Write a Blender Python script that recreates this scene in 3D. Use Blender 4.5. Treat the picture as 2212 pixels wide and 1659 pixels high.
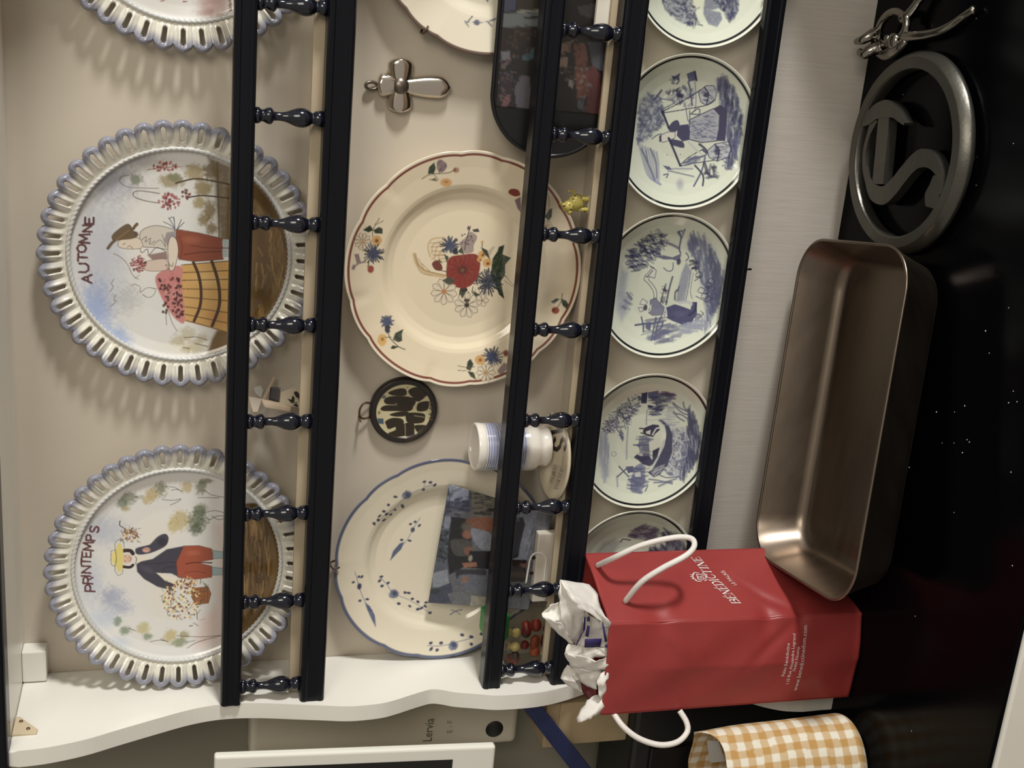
import bpy, bmesh, math, random
import numpy as np
from mathutils import Vector, Matrix

# ------------------------------------------------------------------ camera, world, lights, exposure
for o in list(bpy.data.objects): bpy.data.objects.remove(o)
S = bpy.context.scene
COL = S.collection
FPX = 2604.96
CAM = np.array([0.0057, -1.1006, 0.0728])
def _rot(a, b, c):
    ca, sa = math.cos(a), math.sin(a); cb, sb = math.cos(b), math.sin(b); cc, sc = math.cos(c), math.sin(c)
    Rz = np.array([[ca, -sa, 0], [sa, ca, 0], [0, 0, 1]]); Rx = np.array([[1, 0, 0], [0, cb, -sb], [0, sb, cb]])
    Ry = np.array([[cc, 0, sc], [0, 1, 0], [-sc, 0, cc]])
    return Rz @ Rx @ Ry
RC = _rot(0.3056, -0.2784, -0.0047)          # columns: right, forward, up of the (untipped) camera
cam_d = bpy.data.cameras.new('camera'); cam = bpy.data.objects.new('camera', cam_d); COL.objects.link(cam)
cam_d.sensor_fit = 'HORIZONTAL'; cam_d.sensor_width = 36.0; cam_d.lens = 36.0 * FPX / 2212.0
cam_d.clip_start = 0.02; cam_d.clip_end = 50
M = Matrix.Identity(4)                        # the phone was held on its side: picture right is world down
for i in range(3):
    M[i][0] = -RC[i, 2]; M[i][1] = RC[i, 0]; M[i][2] = -RC[i, 1]; M[i][3] = CAM[i]
cam.matrix_world = M
S.camera = cam

W = bpy.data.worlds.new('room_ambient'); S.world = W; W.use_nodes = True
W.node_tree.nodes['Background'].inputs[0].default_value = (1.0, 0.91, 0.79, 1)
W.node_tree.nodes['Background'].inputs[1].default_value = 0.27

def area_light(name, loc, target, sx, sy, power, col):
    d = bpy.data.lights.new(name, 'AREA'); d.shape = 'RECTANGLE'; d.size = sx; d.size_y = sy; d.energy = power; d.color = col
    o = bpy.data.objects.new(name, d); COL.objects.link(o); o.location = loc
    o.rotation_euler = (Vector(target) - Vector(loc)).to_track_quat('-Z', 'Y').to_euler()
    return o
# low lamp standing well off to the right of the dresser, raking along the wall
area_light('room_lamp', (2.6, -1.05, -0.27), (-0.3, 0.0, -0.2), 0.40, 0.34, 67.0, (1.0, 0.985, 0.95))
# soft fill added to brighten the wall, behind and right of the camera
area_light('added_fill', (0.95, -1.95, 0.85), (-0.35, 0.0, -0.2), 0.9, 0.9, 15.0, (1.0, 0.93, 0.80))

S.view_settings.view_transform = 'Standard'; S.view_settings.look = 'None'
S.view_settings.exposure = 0.28; S.view_settings.gamma = 1.0; S.view_settings.use_curve_mapping = False

# ------------------------------------------------------------------ helpers
WALLY = 0.078; ZC = -0.640; XL = -0.681; XR = 0.2080
def s2l(c):
    c = np.asarray(c, float) / 255.0
    return np.where(c <= 0.04045, c / 12.92, ((c + 0.055) / 1.055) ** 2.4)
def rgb(*c): return tuple(float(x) for x in s2l(c)) + (1.0,)

def ray(u, v):
    return RC @ np.array([-(v - 829.5) / FPX, 1.0, -(u - 1106.0) / FPX])
def at(u, v, axis, val):
    d = ray(u, v); t = (val - CAM[axis]) / d[axis]
    return CAM + t * d

def mat(name, col, rough=0.5, metal=0.0, noise=0.0, nscale=40.0, bump=0.0, bscale=200.0, coat=0.0, spec=0.5, stretch=None, rvar=0.0):
    m = bpy.data.materials.new(name); m.use_nodes = True; nt = m.node_tree; b = nt.nodes['Principled BSDF']
    b.inputs['Base Color'].default_value = col; b.inputs['Roughness'].default_value = rough; b.inputs['Metallic'].default_value = metal
    b.inputs['Coat Weight'].default_value = coat; b.inputs['Coat Roughness'].default_value = 0.08; b.inputs['Specular IOR Level'].default_value = spec
    if noise or bump or rvar:
        tc = nt.nodes.new('ShaderNodeTexCoord'); mp = nt.nodes.new('ShaderNodeMapping'); nt.links.new(tc.outputs['Object'], mp.inputs[0])
        if stretch: mp.inputs['Scale'].default_value = stretch
        if noise:
            n = nt.nodes.new('ShaderNodeTexNoise'); n.inputs['Scale'].default_value = nscale; n.inputs['Detail'].default_value = 5
            nt.links.new(mp.outputs[0], n.inputs['Vector'])
            r = nt.nodes.new('ShaderNodeMapRange'); r.inputs[1].default_value = 0.25; r.inputs[2].default_value = 0.75
            r.inputs[3].default_value = 1 - noise; r.inputs[4].default_value = 1 + noise; nt.links.new(n.outputs[0], r.inputs[0])
            mx = nt.nodes.new('ShaderNodeMix'); mx.data_type = 'RGBA'; mx.blend_type = 'MULTIPLY'; mx.inputs[0].default_value = 1
            mx.inputs[6].default_value = col; nt.links.new(r.outputs[0], mx.inputs[7]); nt.links.new(mx.outputs[2], b.inputs['Base Color'])
        if rvar:
            n3 = nt.nodes.new('ShaderNodeTexNoise'); n3.inputs['Scale'].default_value = nscale; nt.links.new(mp.outputs[0], n3.inputs['Vector'])
            r3 = nt.nodes.new('ShaderNodeMapRange'); r3.inputs[3].default_value = max(0.02, rough - rvar); r3.inputs[4].default_value = rough + rvar
            nt.links.new(n3.outputs[0], r3.inputs[0]); nt.links.new(r3.outputs[0], b.inputs['Roughness'])
        if bump:
            n2 = nt.nodes.new('ShaderNodeTexNoise'); n2.inputs['Scale'].default_value = bscale; n2.inputs['Detail'].default_value = 3
            nt.links.new(mp.outputs[0], n2.inputs['Vector'])
            bp = nt.nodes.new('ShaderNodeBump'); bp.inputs['Strength'].default_value = bump; bp.inputs['Distance'].default_value = 0.0006
            nt.links.new(n2.outputs[0], bp.inputs['Height']); nt.links.new(bp.outputs[0], b.inputs['Normal'])
    return m
def paint_mat(name, rough=0.15, coat=0.5, spec=0.5):
    m = mat(name, (0.8, 0.8, 0.8, 1), rough, coat=coat, spec=spec); nt = m.node_tree
    a = nt.nodes.new('ShaderNodeVertexColor'); a.layer_name = 'paint'
    nt.links.new(a.outputs[0], nt.nodes['Principled BSDF'].inputs['Base Color'])
    return m

ORG = {}
def wloc(o): return ORG.get(o.name, np.zeros(3))
def link(o, parent=None):
    COL.objects.link(o)
    if parent is not None: o.parent = parent
    return o
def thing(name, label, cat, loc=(0, 0, 0), group=None, rot=None):
    o = bpy.data.objects.new(name, None); COL.objects.link(o); o.location = loc; o.empty_display_size = 0.02
    if rot: o.rotation_euler = rot
    o['label'] = label; o['category'] = cat
    if group: o['group'] = group
    ORG[o.name] = np.array(loc, float)
    return o
def tag(o, label, cat, group=None):
    o['label'] = label; o['category'] = cat
    if group: o['group'] = group
    return o
def mobj(name, verts, faces, m, parent=None, smooth=False, local=False, cols=None):
    """one mesh object; verts are world coordinates unless local"""
    v = np.asarray(verts, float)
    org = wloc(parent) if parent is not None else np.zeros(3)
    if parent is None and not local:
        org = np.array([(v[:, 0].min() + v[:, 0].max()) / 2, (v[:, 1].min() + v[:, 1].max()) / 2, v[:, 2].min()])
    vv = v if local else v - org
    me = bpy.data.meshes.new(name)
    if isinstance(faces, np.ndarray):
        n, k = faces.shape
        me.vertices.add(len(vv)); me.vertices.foreach_set('co', vv.astype(np.float32).ravel())
        me.loops.add(n * k); me.loops.foreach_set('vertex_index', faces.astype(np.int32).ravel())
        me.polygons.add(n); me.polygons.foreach_set('loop_start', np.arange(0, n * k, k, dtype=np.int32))
        me.update(calc_edges=True)
    else:
        me.from_pydata([tuple(x) for x in vv], [], faces)
    if smooth: me.polygons.foreach_set('use_smooth', [True] * len(me.polygons))
    if cols is not None:
        ca = me.color_attributes.new('paint', 'FLOAT_COLOR', 'POINT')
        c4 = np.ones((len(vv), 4), np.float32); c4[:, :3] = cols; ca.data.foreach_set('color', c4.ravel())
    me.validate(); me.update()
    o = bpy.data.objects.new(name, me); link(o, parent)
    if m is not None: me.materials.append(m)
    if parent is None:
        o.location = org if not local else (0, 0, 0)
    ORG[o.name] = org
    return o
def bm_obj(name, bm, m, parent=None, smooth=False):
    bmesh.ops.recalc_face_normals(bm, faces=bm.faces)
    bm.verts.ensure_lookup_table(); bm.verts.index_update()
    v = [tuple(x.co) for x in bm.verts]; f = [[y.index for y in x.verts] for x in bm.faces]; bm.free()
    return mobj(name, v, f, m, parent, smooth)
def add_box(bm, x0, x1, y0, y1, z0, z1, bev=0.0, seg=2):
    r = bmesh.ops.create_cube(bm, size=1.0)
    vs = r['verts']
    for v in vs:
        v.co = Vector((x0 + (v.co.x + .5) * (x1 - x0), y0 + (v.co.y + .5) * (y1 - y0), z0 + (v.co.z + .5) * (z1 - z0)))
    if bev > 0:
        es = list({e for v in vs for e in v.link_edges})
        bmesh.ops.bevel(bm, geom=es, offset=bev, segments=seg, affect='EDGES', profile=0.5)
    return vs
def box(name, x0, x1, y0, y1, z0, z1, m, parent=None, bev=0.0, seg=2):
    bm = bmesh.new(); add_box(bm, min(x0, x1), max(x0, x1), min(y0, y1), max(y0, y1), min(z0, z1), max(z0, z1), bev, seg)
    return bm_obj(name, bm, m, parent)
def tube_geo(pts, rad, seg=10, closed=False, caps=True):
    P = [Vector(p) for p in pts]; n = len(P); verts = []; faces = []
    rads = rad if hasattr(rad, '__len__') else [rad] * n
    up = None
    for i in range(n):
        a = P[i - 1] if (i > 0 or closed) else P[i]; b = P[(i + 1) % n] if (i < n - 1 or closed) else P[i]
        t = (b - a).normalized()
        if up is None:
            up = t.orthogonal().normalized()
        up = (up - t * up.dot(t)).normalized(); w = t.cross(up)
        for k in range(seg):
            th = 2 * math.pi * k / seg
            verts.append(P[i] + (up * math.cos(th) + w * math.sin(th)) * rads[i])
    m_ = n if closed else n - 1
    for i in range(m_):
        j = (i + 1) % n
        for k in range(seg):
            l = (k + 1) % seg
            faces.append([i * seg + k, i * seg + l, j * seg + l, j * seg + k])
    if caps and not closed:
        faces.append(list(range(seg))[::-1]); faces.append([(n - 1) * seg + k for k in range(seg)])
    return verts, faces
def tube(name, pts, rad, m, parent=None, seg=10, closed=False):
    v, f = tube_geo(pts, rad, seg, closed); return mobj(name, [tuple(x) for x in v], f, m, parent, True)
def smooth_path(pts, n=8, closed=False):
    P = [np.array(p, float) for p in pts]; out = []; N = len(P); rng = N if closed else N - 1
    for i in range(rng):
        if closed: p0, p1, p2, p3 = P[i - 1], P[i], P[(i + 1) % N], P[(i + 2) % N]
        else: p0, p1, p2, p3 = P[max(i - 1, 0)], P[i], P[i + 1], P[min(i + 2, N - 1)]
        for k in range(n):
            t = k / n
            out.append(0.5 * ((2 * p1) + (-p0 + p2) * t + (2 * p0 - 5 * p1 + 4 * p2 - p3) * t * t + (-p0 + 3 * p1 - 3 * p2 + p3) * t ** 3))
    if not closed: out.append(P[-1])
    return out
def lathe_geo(prof, seg=24, cx=0, cy=0, sx=1.0, sy=1.0):
    """prof: list of (r,z) -> around Z"""
    v = []; f = []; n = len(prof)
    for r, z in prof:
        for k in range(seg):
            t = 2 * math.pi * k / seg; v.append((cx + r * sx * math.cos(t), cy + r * sy * math.sin(t), z))
    for i in range(n - 1):
        for k in range(seg):
            l = (k + 1) % seg; f.append([i * seg + k, i * seg + l, (i + 1) * seg + l, (i + 1) * seg + k])
    return v, f
def prism(name, pts2, ax, c0, c1, m, parent=None, bev=0.0, smooth=False):
    """polygon pts2 in the two other axes, extruded along axis ax from c0 to c1"""
    bm = bmesh.new()
    def mk(p, c):
        q = [0, 0, 0]; o = [i for i in range(3) if i != ax]; q[o[0]] = p[0]; q[o[1]] = p[1]; q[ax] = c; return q
    a = [bm.verts.new(mk(p, c0)) for p in pts2]; b = [bm.verts.new(mk(p, c1)) for p in pts2]; n = len(a)
    fa = bm.faces.new(a); fb = bm.faces.new(b[::-1])
    for i in range(n): bm.faces.new([a[i], b[i], b[(i + 1) % n], a[(i + 1) % n]])
    if bev:
        es = [e for e in bm.edges if (e.verts[0] in a) == (e.verts[1] in a)]
        bmesh.ops.bevel(bm, geom=es, offset=bev, segments=2, affect='EDGES', profile=0.5)
    return bm_obj(name, bm, m, parent, smooth)
def copy_to(o, parent, loc=None):
    c = o.copy(); COL.objects.link(c); c.parent = parent
    if loc is not None: c.location = loc
    return c

# ------------------------------------------------------------------ materials
M_CREAM = mat('cream_paint', (0.60, 0.535, 0.44, 1), 0.42, noise=0.03, nscale=9, bump=0.12, bscale=120, stretch=(1, 1, 1))
M_WHITE = mat('white_paint', (0.83, 0.81, 0.745, 1), 0.30, noise=0.03, nscale=12, bump=0.1, bscale=90)
M_LINEN = mat('grained_backboard', (0.51, 0.47, 0.42, 1), 0.5, noise=0.07, nscale=30, bump=0.2, bscale=60, stretch=(14, 1, 0.6))
M_NAVY = mat('navy_lacquer', (0.0050, 0.0056, 0.0085, 1), 0.28, noise=0.25, nscale=20, bump=0.08, bscale=60, stretch=(0.15, 1, 1), spec=0.22)
M_NAVYG = mat('navy_gloss', (0.005, 0.0065, 0.014, 1), 0.13, coat=0.4, bump=0.05, bscale=150)
M_COUNTER = mat('navy_worktop', (0.0014, 0.0015, 0.0026, 1), 0.16, bump=0.02, bscale=40, spec=0.07, rvar=0.05, nscale=5)
M_BATTEN = mat('batten_wood', (0.46, 0.375, 0.26, 1), 0.55, noise=0.08, nscale=30, stretch=(0.1, 1, 1))

# ------------------------------------------------------------------ dresser (setting and joinery)
DR = thing('plate_dresser', 'cream wall dresser with navy spindle galleries over two plate shelves', 'dresser', (0, WALLY, ZC))
box('back_panel', XL - 0.018, XR + 0.018, WALLY, WALLY + 0.012, -0.508, 0.2155, M_CREAM, DR)
box('lower_back_panel', XL - 0.018, XR + 0.018, WALLY - 0.0005, WALLY + 0.012, ZC, -0.508, M_LINEN, DR)
prof = [(.078, .2125), (-.060, .2125), (-.0605, .209), (-.0585, .181), (-.050, .147), (-.0365, .115), (-.0225, .081), (-.0115, .0525), (-.006, .030), (-.0045, .010),
        (-.006, -.012), (-.0095, -.033), (-.0150, -.060), (-.0195, -.083), (-.0235, -.103), (-.0245, -.120), (-.0225, -.143), (-.0170, -.160), (-.0115, -.173), (-.0055, -.188), (-.0025, -.199),
        (-.005, -.209), (-.0115, -.2225), (-.0175, -.244), (-.0225, -.262), (-.0238, -.279), (-.0232, -.309), (-.0180, -.335), (-.006, -.368), (.012, -.405), (.022, -.445), (.018, -.485), (-.010, -.525), (-.045, -.552), (-.064, -.580), (-.070, -.605), (-.071, ZC), (.078, ZC)]
prof = [prof[0], prof[1]] + [tuple(q) for q in smooth_path(prof[2:-2], 4)] + prof[-2:]
prism('side_panel', prof, 0, XL - 0.0175, XL, M_WHITE, DR, bev=0.0018)
prism('side_panel', prof, 0, XR, XR + 0.0175, M_WHITE, DR, bev=0.0018)
box('top_board', XL - 0.0175, XR + 0.0175, -0.044, WALLY, 0.2128, 0.228, M_WHITE, DR, 0.001)
box('cornice_rail', XL - 0.03, XR + 0.03, -0.066, -0.040, 0.2122, 0.245, M_NAVY, DR, 0.003)
box('corner_block', -0.680, -0.6455, 0.058, WALLY, 0.1895, 0.2126, M_WHITE, DR, 0.0015)
br = prism('angle_bracket', [(-0.036, .2120), (-.006, .2120), (-.006, .2080), (-.030, .190), (-0.036, .1905)], 0, XL, XL + 0.0025, mat('beige_plastic', (0.62, 0.52, 0.36, 1), 0.5), DR, 0.0005)
for yy, zz in ((-0.015, 0.2062), (-0.0285, 0.1985)):
    v, f = lathe_geo([(0.0001, 0.0012), (0.0016, 0.001), (0.002, 0)], 10)
    mobj('screw', [(XL + 0.0025 + z, yy + x, zz + y) for x, y, z in v], f, mat('screw_steel', (0.18, 0.12, 0.08, 1), 0.4, 0.8), br, True)

def rail_profile(y0, y1, z0, z1):
    h = z1 - z0; d = .0007
    return [(y1, z0), (y1, z1), (y0 + .003, z1), (y0 + .0008, z1 - .0012), (y0, z1 - .003), (y0, z1 - .0055), (y0 + d, z1 - .0065), (y0 + d, z0 + .0065), (y0, z0 + .0055), (y0, z0 + .003), (y0 + .0008, z0 + .0012), (y0 + .003, z0)]
BAL = [(.0001, 0), (.0070, 0), (.0073, -.002), (.0071, -.0035), (.0060, -.0048), (.0052, -.0062), (.0056, -.0080), (.0068, -.0100), (.0074, -.0122), (.0072, -.0142), (.0055, -.0158), (.0042, -.0163),
       (.0038, -.0185), (.0038, -.0225), (.0043, -.0260), (.0053, -.0290), (.0066, -.0320), (.0078, -.0352), (.0086, -.0390), (.0086, -.0425), (.0078, -.0455), (.0064, -.0480), (.0050, -.0496), (.0047, -.0505),
       (.0056, -.0515), (.0068, -.0530), (.0072, -.0555), (.0072, -.0593), (.0001, -.0593)]
bal_v, bal_f = lathe_geo(BAL, 28)
SP = 0.095
def gallery(zt, zb, zbot, stop=.0098):
    box("shelf", XL, XR, 0.0086, WALLY, zbot + 0.002, zb - 0.0088, M_CREAM, DR)
    g = prism('gallery_rail', rail_profile(-.010, .010, zt, zt + .0197), 0, XL + .0005, XR - .0005, M_NAVY, DR)
    prism('shelf_front_rail', rail_profile(-.011, .0085, zbot, zb), 0, XL + .0005, XR - .0005, M_NAVY, DR)
    box('plate_stop', XL + .0005, XR - .0005, 0.0095, 0.0145, zb - .0088, zb + stop, M_BATTEN, DR, 0.0008)
    first = None
    org = wloc(g)
    for i in range(-2, 8):
        x = -SP * i
        if first is None:
            first = mobj('baluster', [(a, b, c) for a, b, c in bal_v], bal_f, BALM[0] if BALM else M_NAVYG, None, True, local=True)
            if BALM: first.data = BALM[1]
            else: BALM.extend([M_NAVYG, first.data])
            o = first; o.parent = g
        else:
            o = copy_to(first, g)
        o.location = Vector((x, 0, zt)) - Vector(org)
        o.rotation_euler = (0, 0, i * 0.7)
    return g
BALM = []
gallery(0.0, -0.0593, -0.0838)
gallery(-0.2727, -0.3288, -0.3528, .0058)
# ledge of the bottom row
box('lower_ledge', XL, XR, 0.0535, WALLY, -0.5205, -0.5154, M_NAVY, DR)
prism('lower_rail', rail_profile(.0435, .0545, -.5195, -.4985), 0, XL + .0005, XR - .0005, M_NAVY, DR)
v, f = lathe_geo([(0.0001, -.006), (.0012, -.006), (.0012, 0), (.0001, 0)], 8)
mobj('peg', [(a - 0.2275, b + .049, c - .5193) for a, b, c in v], f, M_NAVY, DR, True)

# ------------------------------------------------------------------ worktop, cupboard, wall
tag(box('countertop', -1.35, 0.95, -0.3205, WALLY, ZC - 0.0045, ZC, M_COUNTER, None, 0.0012), 'dark navy glossy worktop under the dresser', 'countertop')
CB = thing('base_cabinet', 'white base cabinet below the navy worktop', 'cabinet', (-0.2, -0.12, ZC - 0.75))
box('body', -1.35, 0.95, -0.290, WALLY, ZC - 0.75, ZC - 0.0047, M_WHITE, CB, 0.001)
for k in range(4):
    x0 = -1.345 + k * 0.572
    dd = box('door', x0, x0 + 0.566, -0.322, -0.2905, ZC - 0.70, ZC - 0.0049, M_WHITE, CB, 0.004)
    v, f = lathe_geo([(.0001, 0), (.014, 0), (.016, .006), (.008, .014), (.007, .022), (.0001, .022)], 16)
    mobj('knob', [(x0 + 0.52 + a, -0.322 - 0.022 + c, ZC - 0.12 + b) for a, b, c in v], f, M_NAVYG, dd, True)
wl = box('wall_back', -2.4, 2.4, WALLY + 0.0125, WALLY + 0.06, -1.40, 1.2, mat('room_wall', (0.25, 0.238, 0.18, 1), 0.7, noise=0.05, nscale=6, bump=0.2, bscale=80), None); wl['kind'] = 'structure'
fl = box('floor', -2.4, 2.4, -2.6, WALLY + 0.06, -1.46, -1.395, mat('room_floor', (0.22, 0.16, 0.11, 1), 0.5, noise=0.15, nscale=4), None); fl['kind'] = 'structure'
# ------------------------------------------------------------------ painting on ceramics (flat print kept as a colour attribute)
_rng = np.random.RandomState(5)
_lat = _rng.rand(128, 128)
def vnoise(x, y):
    xi = np.floor(x).astype(int); yi = np.floor(y).astype(int); fx = x - xi; fy = y - yi
    fx = fx * fx * (3 - 2 * fx); fy = fy * fy * (3 - 2 * fy)
    g = lambda i, j: _lat[i % 128, j % 128]
    return (g(xi, yi) * (1 - fx) + g(xi + 1, yi) * fx) * (1 - fy) + (g(xi, yi + 1) * (1 - fx) + g(xi + 1, yi + 1) * fx) * fy
def fbm(x, y, s):
    return 0.5 * vnoise(x * s, y * s) + 0.3 * vnoise(x * s * 2.1 + 7, y * s * 2.1 + 3) + 0.2 * vnoise(x * s * 4.3 + 1, y * s * 4.3 + 9)
GAIN = 0.80
def pc(c):
    l = s2l(c); g_ = l @ np.array([.25, .6, .15]); return np.clip((l * .92 + g_ * .08) / GAIN, 0, 0.9)
def sst(e0, e1, x):
    t = np.clip((x - e0) / (e1 - e0 + 1e-12), 0, 1); return t * t * (3 - 2 * t)
class Paint:
    """paints the colour attribute of a flat-ish surface; strokes are given through map(u, v) -> local (a, b)"""
    def __init__(s, a, b, base, mp, px):
        s.a = np.asarray(a); s.b = np.asarray(b); s.c = np.tile(np.asarray(base, float)[None, :], (len(s.a), 1)); s.mp = mp; s.px = px
    def pts(s, P): return np.array([s.mp(u, v) for u, v in P])
    def sub(s, Q, pad):
        return np.where((s.a > Q[:, 0].min() - pad) & (s.a < Q[:, 0].max() + pad) & (s.b > Q[:, 1].min() - pad) & (s.b < Q[:, 1].max() + pad))[0]
    def blend(s, idx, al, col, raw=False):
        c = np.asarray(col, float) if raw else pc(col)
        s.c[idx] = s.c[idx] * (1 - al[:, None]) + c[None, :] * al[:, None]
    def _seg(s, idx, Q, closed=False):
        d = np.full(len(idx), 1e9); x = s.a[idx]; y = s.b[idx]; n = len(Q)
        for i in range(n if closed else n - 1):
            p = Q[i]; q = Q[(i + 1) % n]; e = q - p; L = e @ e + 1e-16
            t = np.clip(((x - p[0]) * e[0] + (y - p[1]) * e[1]) / L, 0, 1)
            d = np.minimum(d, (x - p[0] - t * e[0]) ** 2 + (y - p[1] - t * e[1]) ** 2)
        return np.sqrt(d)
    def line(s, P, w, col, al=1.0, f=1.0, smooth=True):
        if smooth and len(P) > 2: P = smooth_path(P, 5)
        Q = s.pts(P); w *= s.px; f *= s.px; idx = s.sub(Q, w + 2 * f)
        if len(idx) == 0: return
        d = s._seg(idx, Q); s.blend(idx, al * (1 - sst(w / 2 - f * .6, w / 2 + f * .6, d)), col)
    def poly(s, P, col, al=1.0, f=1.0, smooth=False, nz=0.0, ns=500, edge=None, ew=1.6):
        if smooth: P = smooth_path(P, 5, True)
        Q = s.pts(P); f *= s.px; idx = s.sub(Q, 2 * f + 3 * s.px)
        if len(idx) == 0: return
        x = s.a[idx]; y = s.b[idx]; ins = np.zeros(len(idx), bool); n = len(Q)
        for i in range(n):
            p = Q[i]; q = Q[(i + 1) % n]
            c = ((p[1] > y) != (q[1] > y))
            with np.errstate(divide='ignore', invalid='ignore'):
                xx = (q[0] - p[0]) * (y - p[1]) / (q[1] - p[1] + 1e-18) + p[0]
            ins ^= c & (x < xx)
        d = s._seg(idx, Q, True); sd = np.where(ins, -d, d)
        m = 1 - sst(-f * .6, f * .6, sd)
        if nz: m = m * np.clip(1 - nz + 2 * nz * (fbm(x, y, ns)), 0, 1)
        s.blend(idx, al * m, col)
        if edge is not None:
            w = ew * s.px; s.blend(idx, 0.9 * (1 - sst(w / 2 - s.px * .6, w / 2 + s.px * .6, d)), edge)
    def blob(s, c, rx, ry=None, col=(0, 0, 0), al=1.0, soft=0.5, nz=0.0, ns=400, ang=0.0):
        ry = rx if ry is None else ry
        q = s.mp(*c); R_ = max(rx, ry) * s.px * 1.6
        idx = np.where((abs(s.a - q[0]) < R_) & (abs(s.b - q[1]) < R_))[0]
        if len(idx) == 0: return
        dx = (s.a[idx] - q[0]); dy = (s.b[idx] - q[1])          # photo u = -b, v = -a
        du = -dy / s.px; dv = -dx / s.px
        if ang:
            ca, sa = math.cos(ang), math.sin(ang); du, dv = du * ca + dv * sa, -du * sa + dv * ca
        r = np.sqrt((du / rx) ** 2 + (dv / ry) ** 2)
        if nz: r = r + nz * (fbm(s.a[idx], s.b[idx], ns) - 0.5) * 2
        s.blend(idx, al * (1 - sst(1 - soft, 1 + 0.15 * soft, r)), col)
    def dots(s, P, r, col, al=1.0):
        for p in P: s.blob(p, r, r, col, al, 0.35)
    def spray(s, c, rx, ry, n, r, cols, seed=0, al=0.9):
        g = random.Random(seed)
        for k in range(n):
            t = g.uniform(0, 6.283); q = math.sqrt(g.random())
            s.blob((c[0] + rx * q * math.cos(t), c[1] + ry * q * math.sin(t)), r * g.uniform(.6, 1.3), r * g.uniform(.6, 1.3), g.choice(cols), al, 0.5)
    def hatch(s, pts, n, w, col, al=0.6, seed=0, ln=18, ang=1.57, jit=0.3):
        """short brush marks scattered inside polygon pts"""
        g = random.Random(seed); us = [p[0] for p in pts]; vs = [p[1] for p in pts]; k = 0; tr = 0
        while k < n and tr < n * 30:
            tr += 1; u = g.uniform(min(us), max(us)); v = g.uniform(min(vs), max(vs)); ins = False; m = len(pts)
            for i in range(m):
                p, q = pts[i], pts[(i + 1) % m]
                if (p[1] > v) != (q[1] > v) and u < (q[0] - p[0]) * (v - p[1]) / (q[1] - p[1] + 1e-9) + p[0]: ins = not ins
            if not ins: continue
            k += 1; t = ang + g.uniform(-jit, jit); L = ln * g.uniform(.5, 1.2)
            s.line([(u - math.cos(t) * L / 2, v - math.sin(t) * L / 2), (u + math.cos(t) * L / 2, v + math.sin(t) * L / 2)], w * g.uniform(.6, 1.4), col, al * g.uniform(.5, 1), smooth=False)
def zm(x0, y0, k):
    """coordinates read in a magnified view of the photo -> photo coordinates"""
    return lambda *P: [(x0 + x / k, y0 + y / k) for x, y in P]

def disc_grid(R, nr, nt, r0=0.0):
    """polar grid of quads: returns r, theta arrays (ring-major) and faces"""
    rr = np.linspace(r0, R, nr + 1); th = np.arange(nt) * 2 * np.pi / nt
    r, t = np.meshgrid(rr, th, indexing='ij')
    i, j = np.meshgrid(np.arange(nr), np.arange(nt), indexing='ij'); j2 = (j + 1) % nt
    F = np.stack([i * nt + j, i * nt + j2, (i + 1) * nt + j2, (i + 1) * nt + j], -1).reshape(-1, 4)
    return r.ravel(), t.ravel(), F

class PlateFrame:
    """plate standing with its bottom at loc; local x right, z up, -y towards the room"""
    def __init__(s, cx, cz, R, yback, yaw=0.0, lean=0.0):
        s.R = R; s.rot = Matrix.Rotation(yaw, 3, 'Z') @ Matrix.Rotation(lean, 3, 'X')
        s.m = np.array(s.rot); c = np.array([cx, yback, cz])
        s.base = c - s.m @ np.array([0, 0, R])
        s.euler = s.rot.to_euler()
    def mapper(s, nfun):
        def mp(u, v):
            d = s.m.T @ ray(u, v); o = s.m.T @ (CAM - s.base); n = nfun(0)
            for _ in range(4):
                t = (-n - o[1]) / d[1]; P = o + t * d; n = nfun(math.hypot(P[0], P[2] - s.R))
            return np.array([P[0], P[2] - s.R])
        return mp

M_FAIENCE = paint_mat('faience_glaze', 0.16, 0.4); M_PORC = paint_mat('porcelain_glaze', 0.10, 0.5); M_DELFT = paint_mat('delft_glaze', 0.10, 0.5)
M_ROPE = mat('faience_rope', (0.60, 0.60, 0.58, 1), 0.2, coat=0.3)

def interp(tab):
    xs = [a for a, b in tab]; ys = [b for a, b in tab]
    return lambda r: np.interp(r, xs, ys)

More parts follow.
